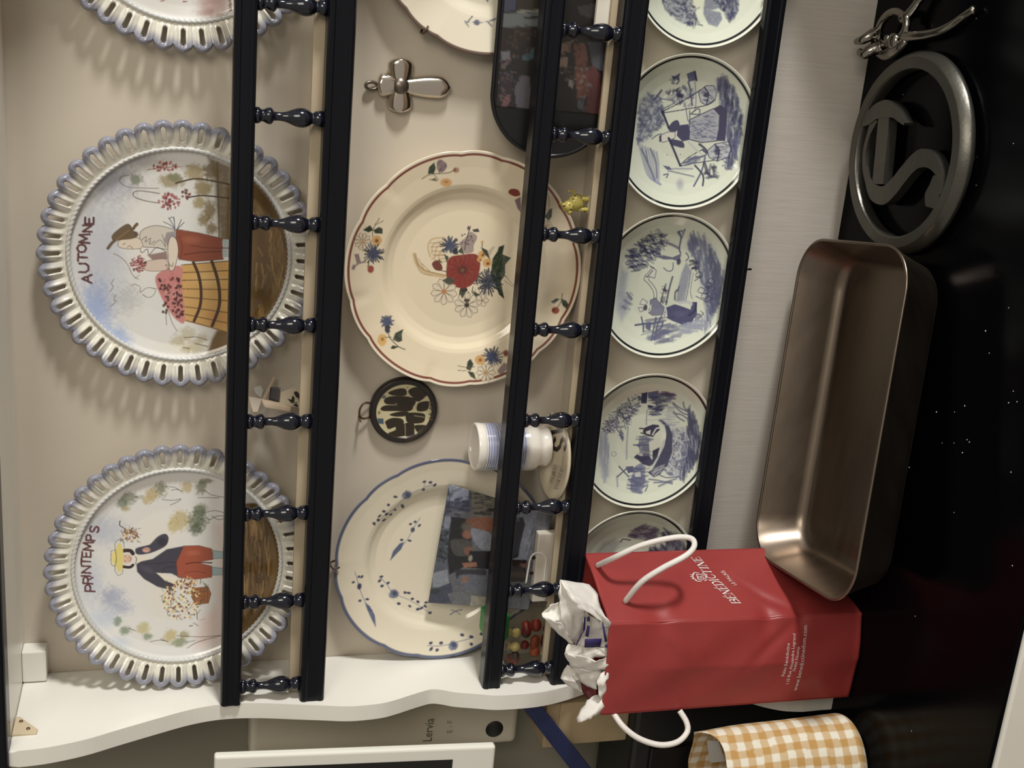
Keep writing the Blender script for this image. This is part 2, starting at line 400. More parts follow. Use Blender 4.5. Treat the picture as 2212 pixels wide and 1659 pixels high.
# ---- pierced faience plates with scalloped rims
FR = 0.1285; NL = 44
fa_n = interp([(0, .0055), (.060, .0058), (.088, .0072), (.097, .0092), (.1015, .0115), (.104, .0125), (.115, .0165), (.1285, .0205)])
def faience(label, cx, cz, yback, painter, yaw=0.0, share=None, nr=150, nt=704, spin=0.0):
    fr = PlateFrame(cx, cz, FR, yback, yaw)
    root = thing('faience_plate', label, 'plate', fr.base, 'painted faience season plates', rot=fr.euler)
    # painted well
    r, t, F = disc_grid(0.1012, nr, nt); a = r * np.cos(t); b = r * np.sin(t)
    px = 0.2026 / 470.0
    P = Paint(a, b, pc((205, 204, 200)), fr.mapper(lambda q: float(fa_n(q))), px)
    if painter: painter(P)
    V = np.stack([a, -fa_n(r), b + FR], -1)
    nb = len(V); bv = np.stack([a[-nt:] * 0.9, a[-nt:] * 0, b[-nt:] * 0.9 + FR], -1)      # back face
    V = np.vstack([V, bv]); C = np.vstack([P.c, np.tile(pc((200, 196, 188)), (nt, 1))])
    j = np.arange(nt); base = nb - nt
    F2 = np.stack([base + j, base + (j + 1) % nt, nb + (j + 1) % nt, nb + j], -1)
    mobj('well', V, np.vstack([F, F2])[:, ::-1].copy(), M_FAIENCE, root, True, local=True, cols=C)
    if share:
        for o in share:
            c = copy_to(o, root); c.rotation_euler = (0, 0, 0)
        return root
    # pierced rim
    nrr = 26; ntt = NL * 16
    r, t, F = disc_grid(1.0, nrr, ntt, 0.0)
    lob = np.abs(np.cos(NL * t / 2)); r_in = 0.1005; r_out = FR * (0.956 + 0.044 * lob ** 0.7)
    q = r; rr = r_in + (r_out - r_in) * q
    n = fa_n(np.minimum(r_in + (FR - r_in) * q, FR)) + 0.0034 * (lob ** 0.8 - 0.55) * sst(0.05, 0.5, q) - 0.004 * sst(0.86, 1.0, q) ** 2
    phase = ((t * NL / (2 * np.pi)) + 0.5) % 1.0 - 0.5             # 0 at the middle of a lobe
    slotc = np.abs(phase); n = n - 0.0016 * np.exp(-((slotc - 0.17) / 0.05) ** 2) * 0 + 0.0012 * np.exp(-((slotc - 0.21) / 0.06) ** 2) * sst(.15, .3, q) * (1 - sst(.8, .95, q))
    a = rr * np.cos(t); b = rr * np.sin(t)
    V = np.stack([a, -n, b + FR], -1)
    fc = F.mean(1)
    qc = q[F].mean(1); pcn = np.abs(phase[F]); pcm = np.where(pcn.max(1) > 0.45, 0.5, pcn.mean(1))
    e = np.maximum(0, np.abs(qc - 0.50) - 0.20) / 0.065
    keep = ~(((pcm / 0.135) ** 2 + e ** 2) < 1.0)
    F = F[keep]
    lav = pc((128, 129, 142)); ivory = pc((204, 200, 186)); dk = pc((90, 90, 104))
    w = sst(0.50, 0.84, q + 0.12 * (fbm(a, b, 160) - .5) + 0.10 * (lob - .5)); C = ivory * (1 - w[:, None]) + lav * w[:, None]
    w2 = 0.55 * sst(.40, .5, slotc) * sst(0.25, 0.9, q); C = C * (1 - w2[:, None]) + dk * w2[:, None]
    w3 = 0.35 * sst(0.45, 0.75, fbm(np.cos(t) * 3, np.sin(t) * 3 + q * 0.05, 26)) * sst(.1, .4, q); C = C * (1 - w3[:, None]) + lav * w3[:, None]
    rim = mobj('pierced_rim', V, F[:, ::-1].copy(), M_FAIENCE, root, True, local=True, cols=C)
    md = rim.modifiers.new('thickness', 'SOLIDIFY'); md.thickness = 0.0034; md.offset = -1.0
    # twisted rope moulding between rim and well
    nT = 704; nS = 8; T, K = np.meshgrid(np.arange(nT) * 2 * np.pi / nT, np.arange(nS) * 2 * np.pi / nS, indexing='ij')
    rad = 0.0021 * (1 + 0.22 * np.sin(2 * K + T * 130)); R0 = 0.1012
    rr = R0 + rad * np.cos(K); nn = 0.0125 + rad * np.sin(K)
    V = np.stack([rr * np.cos(T), -nn, rr * np.sin(T) + FR], -1).reshape(-1, 3)
    i, j = np.meshgrid(np.arange(nT), np.arange(nS), indexing='ij')
    F = np.stack([i * nS + j, ((i + 1) % nT) * nS + j, ((i + 1) % nT) * nS + (j + 1) % nS, i * nS + (j + 1) % nS], -1).reshape(-1, 4)
    rope = mobj('rope_moulding', V, F, M_ROPE, root, True, local=True)
    return root, (rim, rope)

# ---- scalloped table plates and delft plates, one grid each
def table_plate(name, label, group, cx, cz, R, yback, nfun, painter, outline=None, relief=None, yaw=0.0, lean=0.0, base=(214, 202, 176), nr=140, nt=704, matl=None, gain_px=None):
    fr = PlateFrame(cx, cz, R, yback, yaw, lean)
    root = thing(name, label, 'plate', fr.base, group, rot=fr.euler)
    r, t, F = disc_grid(1.0, nr, nt)
    ol = outline(t) if outline else np.ones_like(t)
    k = 1 + (ol - 1) * sst(0.6, 1.0, r); rr = r * R * k
    a = rr * np.cos(t); b = rr * np.sin(t); n = nfun(r * R)
    if relief: n = n + relief(r, t)
    px = 2 * R / (gain_px or 520.0)
    P = Paint(a, b, pc(base), fr.mapper(lambda q: float(nfun(q))), px); P.r = r; P.t = t; P.R = R; P.edge = R * ol
    if painter: painter(P)
    V = np.stack([a, -n, b + R], -1); nb = len(V)
    V2 = np.stack([a[-nt:] * .995, -n[-nt:] + 0.0028, b[-nt:] * .995 + R], -1); V3 = np.stack([a[-nt:] * .6, 0 * a[-nt:], b[-nt:] * .6 + R], -1); V4 = np.array([[0, 0, R]])
    C = np.vstack([P.c, np.tile(P.c[-nt:], (1, 1)), np.tile(pc(base), (nt, 1)), pc(base)[None, :]])
    V = np.vstack([V, V2, V3, V4]); j = np.arange(nt); j2 = (j + 1) % nt; s0 = nb - nt
    F2 = np.vstack([np.stack([s + j, s + j2, s + nt + j2, s + nt + j], -1) for s in (s0, nb)])
    Fc = np.stack([nb + nt + j, nb + nt + j2, np.full(nt, nb + 2 * nt), np.full(nt, nb + 2 * nt)], -1)
    o = mobj('dish', V, np.vstack([F, F2])[:, ::-1].copy(), matl or M_PORC, root, True, local=True, cols=C)
    return root, fr
# ------------------------------------------------------------------ stroke lettering
SF = {'A': [[(0, 0), (.5, 1), (1, 0)], [(.2, .38), (.8, .38)]], 'U': [[(0, 1), (0, .3), (.25, 0), (.75, 0), (1, .3), (1, 1)]], 'T': [[(0, 1), (1, 1)], [(.5, 1), (.5, 0)]],
      'O': [[(.5, 0), (.08, .2), (0, .5), (.08, .8), (.5, 1), (.92, .8), (1, .5), (.92, .2), (.5, 0)]], 'M': [[(0, 0), (.1, 1), (.5, .25), (.9, 1), (1, 0)]], 'N': [[(0, 0), (0, 1), (1, 0), (1, 1)]],
      'E': [[(1, 1), (0, 1), (0, 0), (1, 0)], [(0, .52), (.8, .52)]], 'P': [[(0, 0), (0, 1), (.75, 1), (1, .85), (1, .62), (.75, .47), (0, .47)]],
      'R': [[(0, 0), (0, 1), (.75, 1), (1, .85), (1, .62), (.75, .5), (0, .5)], [(.5, .5), (1, 0)]], 'I': [[(.5, 0), (.5, 1)]],
      'S': [[(.95, .85), (.6, 1), (.2, .95), (.05, .75), (.3, .55), (.7, .45), (.95, .25), (.75, .03), (.35, 0), (.03, .17)]], 'V': [[(0, 1), (.5, 0), (1, 1)]],
      'D': [[(0, 0), (0, 1), (.55, 1), (.95, .75), (1, .5), (.95, .25), (.55, 0), (0, 0)]], 'G': [[(.95, .82), (.5, 1), (.1, .8), (0, .5), (.1, .2), (.5, 0), (.95, .2), (.95, .45), (.6, .45)]],
      'F': [[(1, 1), (0, 1), (0, 0)], [(0, .52), (.75, .52)]], 'L': [[(0, 1), (0, 0), (1, 0)]], 'C': [[(.95, .82), (.5, 1), (.1, .8), (0, .5), (.1, .2), (.5, 0), (.95, .18)]]}
def letter(P, ch, p, adv, up, lw, col, al=1.0):
    """one painted letter: p is its lower left corner, adv/up its axes, all in photo pixels"""
    for st in SF[ch]:
        P.line([(p[0] + adv[0] * x + up[0] * y, p[1] + adv[1] * x + up[1] * y) for x, y in st], lw, col, al, smooth=False)

# ------------------------------------------------------------------ painters
def p_automne(P):
    A = zm(0, 200, 2.514); L = lambda pts, w, c, al=1.0, s=True: P.line(A(*pts), w, c, al, smooth=s)
    a1 = lambda x, y: A((x, y))[0]
    G = lambda pts, c, **k: P.poly(A(*pts), c, **k)
    B = lambda x, y, rx, ry, c, al=1.0, soft=.6, nz=0.0, ang=0.0: P.blob(a1(x, y), rx / 2.514, ry / 2.514, c, al, soft, nz, ang=ang)
    # sky
    B(560, 900, 190, 560, (168, 172, 186), .75, .9, .25); B(520, 1180, 110, 230, (132, 150, 188), .85, .9, .3); B(640, 1340, 90, 120, (128, 150, 190), .8, .9, .2, -.6)
    B(600, 470, 210, 160, (146, 145, 160), .8, .9, .3); B(700, 360, 240, 60, (150, 146, 152), .7, .9, .2); B(690, 1120, 110, 110, (150, 153, 155), .45, .9, .4); B(760, 800, 120, 260, (212, 206, 196), .6, .9)
    B(1000, 1380, 200, 60, (206, 198, 178), .5, .8)
    # ground and hedge
    G([(1365, 420), (1520, 500), (1640, 690), (1680, 880), (1640, 1080), (1560, 1280), (1430, 1430), (1340, 1500), (1240, 1500), (1120, 1432), (1150, 1340), (1180, 1285), (1260, 1300), (1260, 900), (1230, 820), (1230, 520)], (112, 88, 52), smooth=False, f=8)
    G([(1370, 700), (1440, 690), (1480, 900), (1460, 1130), (1370, 1200)], (84, 62, 34), al=.85, f=30, nz=.3)
    P.hatch(A((1370, 540), (1540, 760), (1555, 900), (1530, 1080), (1390, 1320)), 60, 5, (92, 66, 34), .5, 3, 22, 1.57, .4)
    P.hatch(A((1370, 560), (1540, 760), (1555, 900), (1530, 1080), (1390, 1300)), 40, 3, (160, 128, 74), .5, 4, 26, 1.45, .4)
    G([(1125, 345), (1255, 400), (1255, 820), (1195, 800), (1175, 620), (1165, 470)], (98, 78, 44), al=.9, f=10, nz=.25)
    for x, y, rx, ry, c in ((930, 480, 90, 45, (146, 132, 96)), (1060, 430, 75, 55, (150, 132, 88)), (1105, 520, 60, 60, (134, 116, 66)), (1080, 600, 40, 40, (150, 132, 84)), (1105, 690, 40, 45, (128, 110, 62)), (1140, 640, 40, 70, (118, 98, 52)), (1150, 430, 50, 60, (104, 84, 46)), (950, 460, 50, 30, (118, 118, 88)), (740, 472, 42, 34, (112, 118, 98)), (1150, 740, 40, 40, (120, 100, 56))):
        B(x, y, rx, ry, c, .85, .55, .35)
    L([(955, 492), (1060, 468), (1165, 482), (1250, 500)], 3.4, (70, 56, 36)); L([(1010, 572), (1090, 560), (1180, 566), (1250, 575)], 3.2, (66, 52, 34)); L([(1180, 380), (1185, 560), (1190, 790)], 3, (74, 58, 34), .8)
    L([(862, 520), (760, 518), (690, 512), (650, 484), (662, 456), (700, 450)], 1.5, (112, 98, 84)); L([(866, 600), (790, 588), (730, 566), (728, 540), (770, 534), (866, 548)], 2.0, (96, 84, 72))
    P.spray(a1(895, 402), 26, 11, 34, 3.4, [(150, 78, 66), (166, 92, 80), (128, 58, 52)], 1); L([(800, 420), (880, 408), (980, 402)], 1.6, (140, 72, 62))
    P.spray(a1(918, 590), 24, 17, 46, 3.8, [(148, 76, 78), (164, 96, 96), (116, 52, 56)], 2); P.spray(a1(1012, 553), 10, 10, 14, 3.4, [(128, 66, 60), (96, 50, 46)], 3)
    # vat
    G([(985, 935), (1255, 912), (1255, 1310), (1120, 1272), (1000, 1240), (984, 1080)], (190, 148, 84), f=2)
    B(1130, 1010, 120, 60, (206, 170, 108), .6, .9); B(1180, 1220, 90, 70, (176, 124, 66), .6, .9)
    for p in ([(990, 978), (1255, 966)], [(985, 1020), (1255, 1014)], [(985, 1066), (1255, 1070)], [(988, 1110), (1255, 1132)], [(1000, 1162), (1255, 1198)], [(1005, 1204), (1255, 1256)], [(1010, 1238), (1130, 1270), (1255, 1308)], [(985, 936), (1255, 914)]): L(p, 2.2, (82, 62, 36), .9)
    L([(1050, 922), (1078, 990), (1092, 1075), (1086, 1160), (1054, 1240)], 6.5, (70, 50, 32)); L([(1150, 916), (1178, 1000), (1192, 1085), (1188, 1170), (1152, 1266)], 7, (70, 50, 32))
    # grapes in the vat
    G([(845, 1000), (880, 968), (960, 940), (992, 960), (988, 1040), (1004, 1240), (960, 1236), (915, 1180), (880, 1120), (850, 1050)], (186, 120, 116), smooth=True, f=3)
    g = random.Random(4)
    for k in range(46):
        t = g.random(); P.blob(a1(860 + 110 * g.random() + 30 * t, 985 + 240 * t + 14 * g.random()), 3.6, 4.4, g.choice([(70, 40, 38), (86, 48, 44), (60, 36, 32)]), .9, .4)
    P.spray(a1(930, 1060), 22, 40, 26, 4.0, [(200, 146, 138), (170, 98, 96)], 7, .6); P.spray(a1(970, 1130), 12, 36, 20, 4.2, [(78, 44, 40)], 8)
    # grape picker
    G([(760, 768), (790, 736), (850, 722), (920, 736), (952, 752), (966, 800), (962, 862), (905, 852), (840, 842), (770, 832)], (192, 184, 172), smooth=True, edge=(84, 72, 68), ew=1.5)
    L([(770, 800), (795, 782), (790, 812), (818, 790), (812, 824), (840, 806)], 1.3, (92, 80, 76)); L([(830, 830), (870, 800), (900, 840), (880, 770)], 1.2, (100, 88, 84)); L([(760, 842), (770, 870), (800, 850), (810, 880), (850, 842), (900, 862)], 1.5, (80, 68, 64))
    G([(890, 800), (905, 760), (950, 752), (962, 800), (930, 790), (912, 840)], (126, 118, 124), al=.8, f=3)
    for p in ([(915, 680), (935, 710), (952, 745)], [(888, 702), (925, 720), (955, 748)], [(945, 678), (950, 740)], [(985, 690), (962, 742)], [(1000, 705), (960, 745)], [(920, 684), (940, 676), (946, 700)]): L(p, 1.8, (92, 92, 106))
    G([(958, 742), (1080, 762), (1205, 792), (1212, 906), (1060, 918), (972, 906), (955, 850)], (132, 68, 48), smooth=False, f=2.5, edge=(86, 44, 34), ew=1.4)
    B(1040, 800, 70, 30, (158, 92, 68), .6, .8); L([(1000, 880), (1090, 868), (1210, 862)], 3, (96, 44, 32), .8); L([(1040, 830), (1120, 842), (1200, 846)], 2.6, (98, 46, 34), .7); L([(975, 780), (990, 840), (980, 900)], 2, (96, 44, 32), .7)
    G([(1212, 796), (1250, 798), (1250, 840), (1212, 840)], (158, 170, 168)); G([(1208, 848), (1250, 850), (1250, 894), (1208, 893)], (158, 170, 168)); L([(1206, 844), (1250, 845)], 2.2, (96, 46, 34))
    G([(800, 882), (905, 862), (912, 905), (830, 912)], (122, 86, 78), al=.85, f=3)
    G([(790, 918), (900, 905), (908, 962), (805, 968), (782, 945)], (196, 178, 164), smooth=True, edge=(110, 88, 80), ew=1.2)
    G([(930, 782), (958, 800), (968, 870), (946, 955), (922, 962), (912, 880), (914, 820)], (204, 192, 176), smooth=True, edge=(92, 76, 70), ew=1.4); L([(915, 960), (900, 935), (922, 940), (912, 920), (935, 945), (940, 925)], 1.3, (110, 88, 78))
    G([(640, 826), (655, 800), (730, 788), (764, 800), (772, 842), (705, 850), (655, 842)], (204, 190, 172), smooth=True, edge=(96, 80, 72), ew=1.3); L([(690, 842), (705, 832), (720, 846)], 1.2, (90, 70, 62)); L([(668, 826), (680, 818)], 1.4, (80, 60, 54))
    B(728, 770, 28, 22, (70, 56, 44), .95, .4); G([(612, 772), (690, 714), (722, 748), (732, 788), (650, 800), (618, 806)], (100, 82, 58), smooth=True, edge=(72, 58, 42), ew=1.2); L([(586, 846), (620, 806), (700, 760), (744, 714)], 6.5, (96, 78, 56)); L([(630, 800), (700, 750)], 4, (128, 106, 76), .6)
    P.spray(a1(752, 930), 17, 19, 60, 3.4, [(150, 82, 84), (172, 110, 108), (96, 48, 48), (132, 64, 68)], 9); L([(616, 876), (650, 890), (690, 930), (720, 990), (752, 1014)], 1.3, (110, 90, 82)); L([(760, 990), (730, 1010)], 1, (110, 90, 82))
    # tendrils, birds, bush
    L([(716, 1052), (728, 1040), (760, 1055), (762, 1085), (800, 1060), (850, 1066)], 1.2, (104, 86, 80)); L([(776, 1096), (800, 1112), (830, 1104), (845, 1072), (820, 1060)], 1.1, (104, 86, 80)); L([(905, 1262), (902, 1210), (910, 1180), (935, 1250), (962, 1296)], 1.3, (96, 80, 60))
    L([(597, 1082), (616, 1052), (604, 1040), (618, 1014)], 1.3, (92, 78, 76)); L([(594, 1162), (634, 1132), (618, 1128), (628, 1100)], 1.3, (92, 78, 76))
    for x, y, r in ((1015, 1310, 60), (965, 1345, 50), (1060, 1380, 55), (1010, 1390, 40), (1100, 1330, 40)): B(x, y, r, r * .9, (160, 148, 102), .55, .7, .4)
    L([(1000, 1330), (1070, 1328), (1125, 1345)], 1.5, (84, 68, 44)); L([(1060, 1362), (1130, 1380)], 1.8, (84, 68, 44)); L([(995, 1386), (1030, 1390)], 1.6, (70, 58, 40))
    for ch, (x, y), h, w in (('A', (497, 1034), 52, 44), ('U', (480, 976), 50, 46), ('T', (472, 916), 48, 40), ('O', (468, 868), 50, 42), ('M', (486, 818), 56, 48), ('N', (498, 756), 48, 34), ('E', (508, 714), 46, 34)):
        p = a1(x, y); letter(P, ch, p, (0.02 * w / 2.5, -w / 2.514), (-h / 2.514, -0.5), 4.6, (88, 52, 54))

def p_printemps(P):
    A = zm(0, 900, 2.514); L = lambda pts, w, c, al=1.0, s=True: P.line(A(*pts), w, c, al, smooth=s)
    a1 = lambda x, y: A((x, y))[0]
    G = lambda pts, c, **k: P.poly(A(*pts), c, **k)
    B = lambda x, y, rx, ry, c, al=1.0, soft=.6, nz=0.0, ang=0.0: P.blob(a1(x, y), rx / 2.514, ry / 2.514, c, al, soft, nz, ang=ang)
    B(560, 620, 160, 130, (168, 174, 188), .8, .9, .3); B(500, 900, 90, 200, (176, 182, 196), .8, .9, .3); B(610, 980, 95, 95, (146, 152, 176), .85, .9, .4); B(660, 1040, 90, 60, (152, 158, 180), .7, .9, .4); B(560, 1090, 110, 90, (172, 182, 200), .7, .9, .3); B(620, 1240, 120, 60, (172, 184, 200), .7, .9)
    B(860, 640, 200, 200, (214, 206, 192), .6, .9); B(880, 980, 130, 200, (212, 202, 186), .5, .9)
    G([(1170, 600), (1225, 540), (1225, 1230), (1060, 1262), (1085, 1110), (1180, 1010), (1195, 760)], (196, 168, 160), al=.65, f=28, nz=.3)
    G([(1225, 520), (1340, 470), (1480, 470), (1580, 690), (1580, 890), (1500, 1100), (1320, 1250), (1225, 1180)], (104, 80, 46), f=6)
    P.hatch(A((1310, 570), (1440, 580), (1475, 700), (1470, 880), (1420, 1000), (1310, 1120)), 90, 4, (70, 50, 26), .6, 5, 30, 1.57, .12)
    P.hatch(A((1310, 570), (1440, 580), (1475, 700), (1470, 880), (1420, 1000), (1310, 1120)), 70, 3, (158, 122, 70), .6, 6, 34, 1.57, .12)
    # trees
    for x, y, rx, ry, c in ((985, 560, 60, 78, (176, 158, 104)), (940, 590, 40, 60, (184, 168, 116)), (1075, 560, 66, 82, (88, 98, 70)), (1060, 610, 50, 50, (76, 88, 62)), (1090, 500, 50, 40, (96, 104, 76)), (700, 440, 55, 45, (110, 114, 90)), (670, 470, 46, 46, (98, 108, 84)), (680, 500, 30, 20, (160, 148, 100)), (830, 420, 50, 56, (172, 152, 100)), (800, 450, 40, 40, (178, 160, 110)), (875, 385, 40, 46, (98, 104, 74)), (1015, 382, 44, 42, (172, 152, 104)), (1090, 385, 46, 52, (104, 108, 78)), (1120, 350, 50, 24, (112, 112, 84)),
                          (640, 1110, 30, 40, (108, 132, 108)), (680, 1160, 40, 36, (106, 126, 100)), (780, 1150, 46, 46, (176, 166, 112)), (800, 1195, 34, 30, (112, 126, 96)), (925, 1190, 52, 56, (178, 162, 100)), (975, 1225, 52, 40, (120, 130, 92)), (1000, 1185, 36, 30, (150, 140, 92))):
        B(x, y, rx, ry, c, .8, .6, .35)
    P.spray(a1(1080, 560), 24, 30, 60, 2.6, [(74, 84, 56), (100, 108, 70), (60, 70, 50)], 11, .5); P.spray(a1(965, 570), 22, 28, 40, 2.4, [(160, 140, 88), (190, 172, 118)], 12, .5); P.spray(a1(870, 400), 20, 18, 40, 2.2, [(90, 96, 66), (160, 142, 92)], 13, .5)
    for p in ([(1120, 520), (1170, 510), (1225, 525)], [(1140, 560), (1180, 540), (1225, 540)], [(1150, 540), (1190, 560), (1225, 548)], [(1110, 400), (1150, 425), (1225, 440)], [(1075, 440), (1130, 440), (1190, 442)], [(900, 380), (950, 385), (990, 410)], [(930, 400), (960, 395), (985, 405)], [(880, 450), (940, 455), (982, 446)], [(925, 480), (960, 465), (982, 450)], [(730, 435), (775, 430)], [(735, 440), (775, 442)], [(960, 1190), (1090, 1196), (1198, 1188)], [(1015, 1258), (1080, 1222), (1198, 1190)], [(1010, 1225), (1060, 1215)], [(815, 1222), (870, 1214), (915, 1222)], [(870, 1205), (910, 1222)], [(700, 1150), (740, 1164)]): L(p, 1.5, (72, 58, 44), .9)
    # flower seller
    G([(740, 800), (765, 786), (830, 772), (905, 720), (998, 702), (992, 882), (930, 852), (852, 848), (895, 890), (945, 908), (940, 946), (855, 924), (782, 882), (744, 842)], (62, 60, 72), f=2.2, smooth=False)
    G([(818, 690), (858, 650), (898, 636), (916, 660), (902, 700), (852, 728), (800, 745), (745, 748), (738, 716), (800, 698)], (66, 64, 76), smooth=True, f=2)
    B(880, 680, 34, 30, (48, 48, 58), .8, .5); B(800, 830, 60, 24, (78, 76, 88), .7, .8, 0, .5); L([(850, 800), (920, 790), (985, 795)], 1.6, (40, 38, 48)); L([(880, 850), (900, 820), (960, 815)], 2, (40, 38, 48), .8); L([(760, 790), (800, 800), (860, 792)], 1.6, (44, 42, 52), .8)
    G([(848, 848), (922, 868), (994, 888), (960, 912), (900, 890)], (214, 206, 188), f=1.6); G([(728, 752), (760, 756), (820, 768), (770, 784), (738, 800)], (214, 204, 186), f=2); L([(735, 760), (742, 775), (735, 800)], 1.6, (70, 50, 44))
    B(690, 772, 34, 32, (206, 172, 150), 1, .3); L([(640, 790), (644, 750), (668, 730), (706, 728), (722, 744)], 9, (56, 38, 34)); L([(645, 790), (664, 812), (704, 818), (722, 806)], 7, (56, 38, 34)); B(655, 775, 16, 40, (56, 38, 34), .95, .4)
    L([(700, 760), (712, 772), (702, 786)], 1.4, (140, 80, 70)); P.dots(A((680, 758), (680, 784)), 1.5, (70, 44, 40)); L([(690, 770), (698, 771)], 1, (150, 110, 96))
    B(648, 766, 26, 98, (208, 192, 112), 1, .2); B(622, 766, 20, 44, (214, 200, 122), 1, .2); L([(640, 668), (624, 690), (626, 720)], 1.2, (110, 96, 52)); L([(604, 730), (604, 800), (626, 812)], 1.3, (110, 96, 52)); L([(604, 730), (626, 722)], 1.2, (110, 96, 52)); L([(626, 724), (632, 766), (626, 810)], 2.6, (150, 134, 66)); L([(640, 862), (626, 840), (624, 812)], 1.2, (110, 96, 52)); L([(642, 670), (668, 680), (676, 720)], 1.2, (110, 96, 52)); L([(642, 864), (664, 850), (668, 820)], 1.2, (110, 96, 52))
    B(795, 724, 26, 18, (196, 152, 136), 1, .4); L([(775, 716), (800, 720), (818, 730)], 1.1, (120, 80, 70))
    L([(652, 566), (650, 590), (668, 602), (690, 620)], 2.4, (70, 66, 58))
    P.spray(a1(706, 640), 18, 17, 70, 2.8, [(196, 164, 92), (140, 76, 62), (214, 190, 130), (104, 96, 62), (150, 92, 110)], 14); P.hatch(A((650, 600), (760, 600), (770, 680), (650, 680)), 24, 1.8, (86, 76, 56), .8, 15, 10, .6, 1.2)
    G([(998, 702), (1080, 700), (1150, 718), (1158, 775), (1068, 792), (1150, 812), (1150, 872), (1062, 884), (965, 872), (958, 790)], (152, 74, 50), f=2, edge=(104, 50, 38), ew=1.3)
    B(1050, 740, 60, 24, (172, 96, 68), .6, .8); L([(1010, 800), (1060, 792), (1150, 794)], 3.4, (104, 48, 34)); L([(1000, 850), (1060, 840), (1120, 850)], 2, (112, 52, 38), .8)
    G([(1156, 726), (1225, 736), (1225, 768), (1156, 772)], (150, 168, 172), edge=(90, 100, 104), ew=1.2); G([(1152, 816), (1225, 826), (1225, 858), (1152, 862)], (150, 168, 172), edge=(90, 100, 104), ew=1.2)
    G([(1040, 932), (1130, 924), (1146, 962), (1132, 1012), (1062, 1022), (1040, 980)], (150, 92, 54), f=2, edge=(84, 50, 32), ew=1.4)
    for k in range(5): L([(1056 + k * 17, 932), (1060 + k * 17, 1014)], 1.2, (96, 58, 36), .8)
    P.hatch(A((880, 900), (1130, 880), (1100, 1130), (960, 1150), (870, 1020)), 60, 2.0, (82, 84, 54), .85, 16, 13, .5, 1.5)
    P.spray(a1(985, 995), 42, 44, 190, 3.0, [(228, 206, 146), (196, 146, 82), (120, 66, 50), (214, 182, 110), (150, 96, 60), (92, 92, 58), (226, 214, 172)], 17, .95)
    P.spray(a1(1020, 905), 26, 14, 60, 2.6, [(214, 186, 120), (140, 84, 56), (110, 64, 50), (190, 140, 84)], 18)
    for ch, (x, y), h, w in (('P', (515, 950), 52, 34), ('R', (502, 908), 50, 34), ('I', (490, 874), 48, 14), ('N', (492, 850), 48, 36), ('T', (490, 806), 48, 36), ('E', (492, 764), 46, 28), ('M', (506, 728), 54, 44), ('P', (514, 674), 46, 30), ('S', (536, 630), 48, 34)):
        letter(P, ch, a1(x, y), (0.2, -w / 2.514), (-h / 2.514, -1.0), 4.4, (92, 52, 54))

def p_third(P):
    A = zm(0, 0, 2.572); a1 = lambda x, y: A((x, y))[0]
    P.blob(a1(1190, 20), 45, 34, (176, 128, 122), .7, .9, .3); P.blob(a1(1150, 70), 30, 16, (150, 110, 108), .6, .9, .3); P.blob(a1(900, 40), 70, 30, (190, 186, 178), .6, .9)
    P.line(A((885, -10), (900, 6), (915, -6)), 2, (140, 70, 70)); P.line(A((1010, -10), (1020, 8), (1040, 6), (1044, -8)), 2, (130, 70, 70)); P.line(A((1278, 0), (1282, 60)), 5, (104, 72, 50))

def rim_band(P, r0, r1, col, al=1.0):
    w = al * sst(r0 - .004, r0 + .002, P.r) * (1 - sst(r1 - .002, r1 + .004, P.r)); P.c[:] = P.c * (1 - w[:, None]) + pc(col) * w[:, None]

def daisy(P, c, r, n, col, cc, ph=0.0):
    for k in range(n):
        t = ph + 6.283 * k / n; s_ = 6.283 / n * .42
        pts = [c] + [(c[0] + r * q * math.cos(t + d), c[1] + r * q * math.sin(t + d)) for q, d in ((.5, -s_), (.85, -s_ * .9), (1, 0), (.85, s_ * .9), (.5, s_))] + [c]
        P.poly(pts[:-1], (206, 194, 170), .8, 1.2); P.line(pts, 1.5, col, .9, smooth=False)
    P.blob(c, r * .24, r * .24, cc, 1, .4)
def cornflower(P, c, r, col, dark, seed=0):
    g = random.Random(seed)
    for k in range(26):
        t = 6.283 * k / 26 + g.uniform(-.15, .15); q = r * g.uniform(.7, 1.05)
        P.line([c, (c[0] + q * math.cos(t), c[1] + q * math.sin(t))], 3.0, g.choice([col, dark]), .9, smooth=False)
    P.blob(c, r * .62, r * .62, col, .85, .5, .2); P.spray(c, r * .6, r * .6, 26, 1.8, [dark, col], seed, .8)
def leaf(P, pts, col=(48, 60, 46)): P.poly(pts, col, f=1.4, nz=.15)

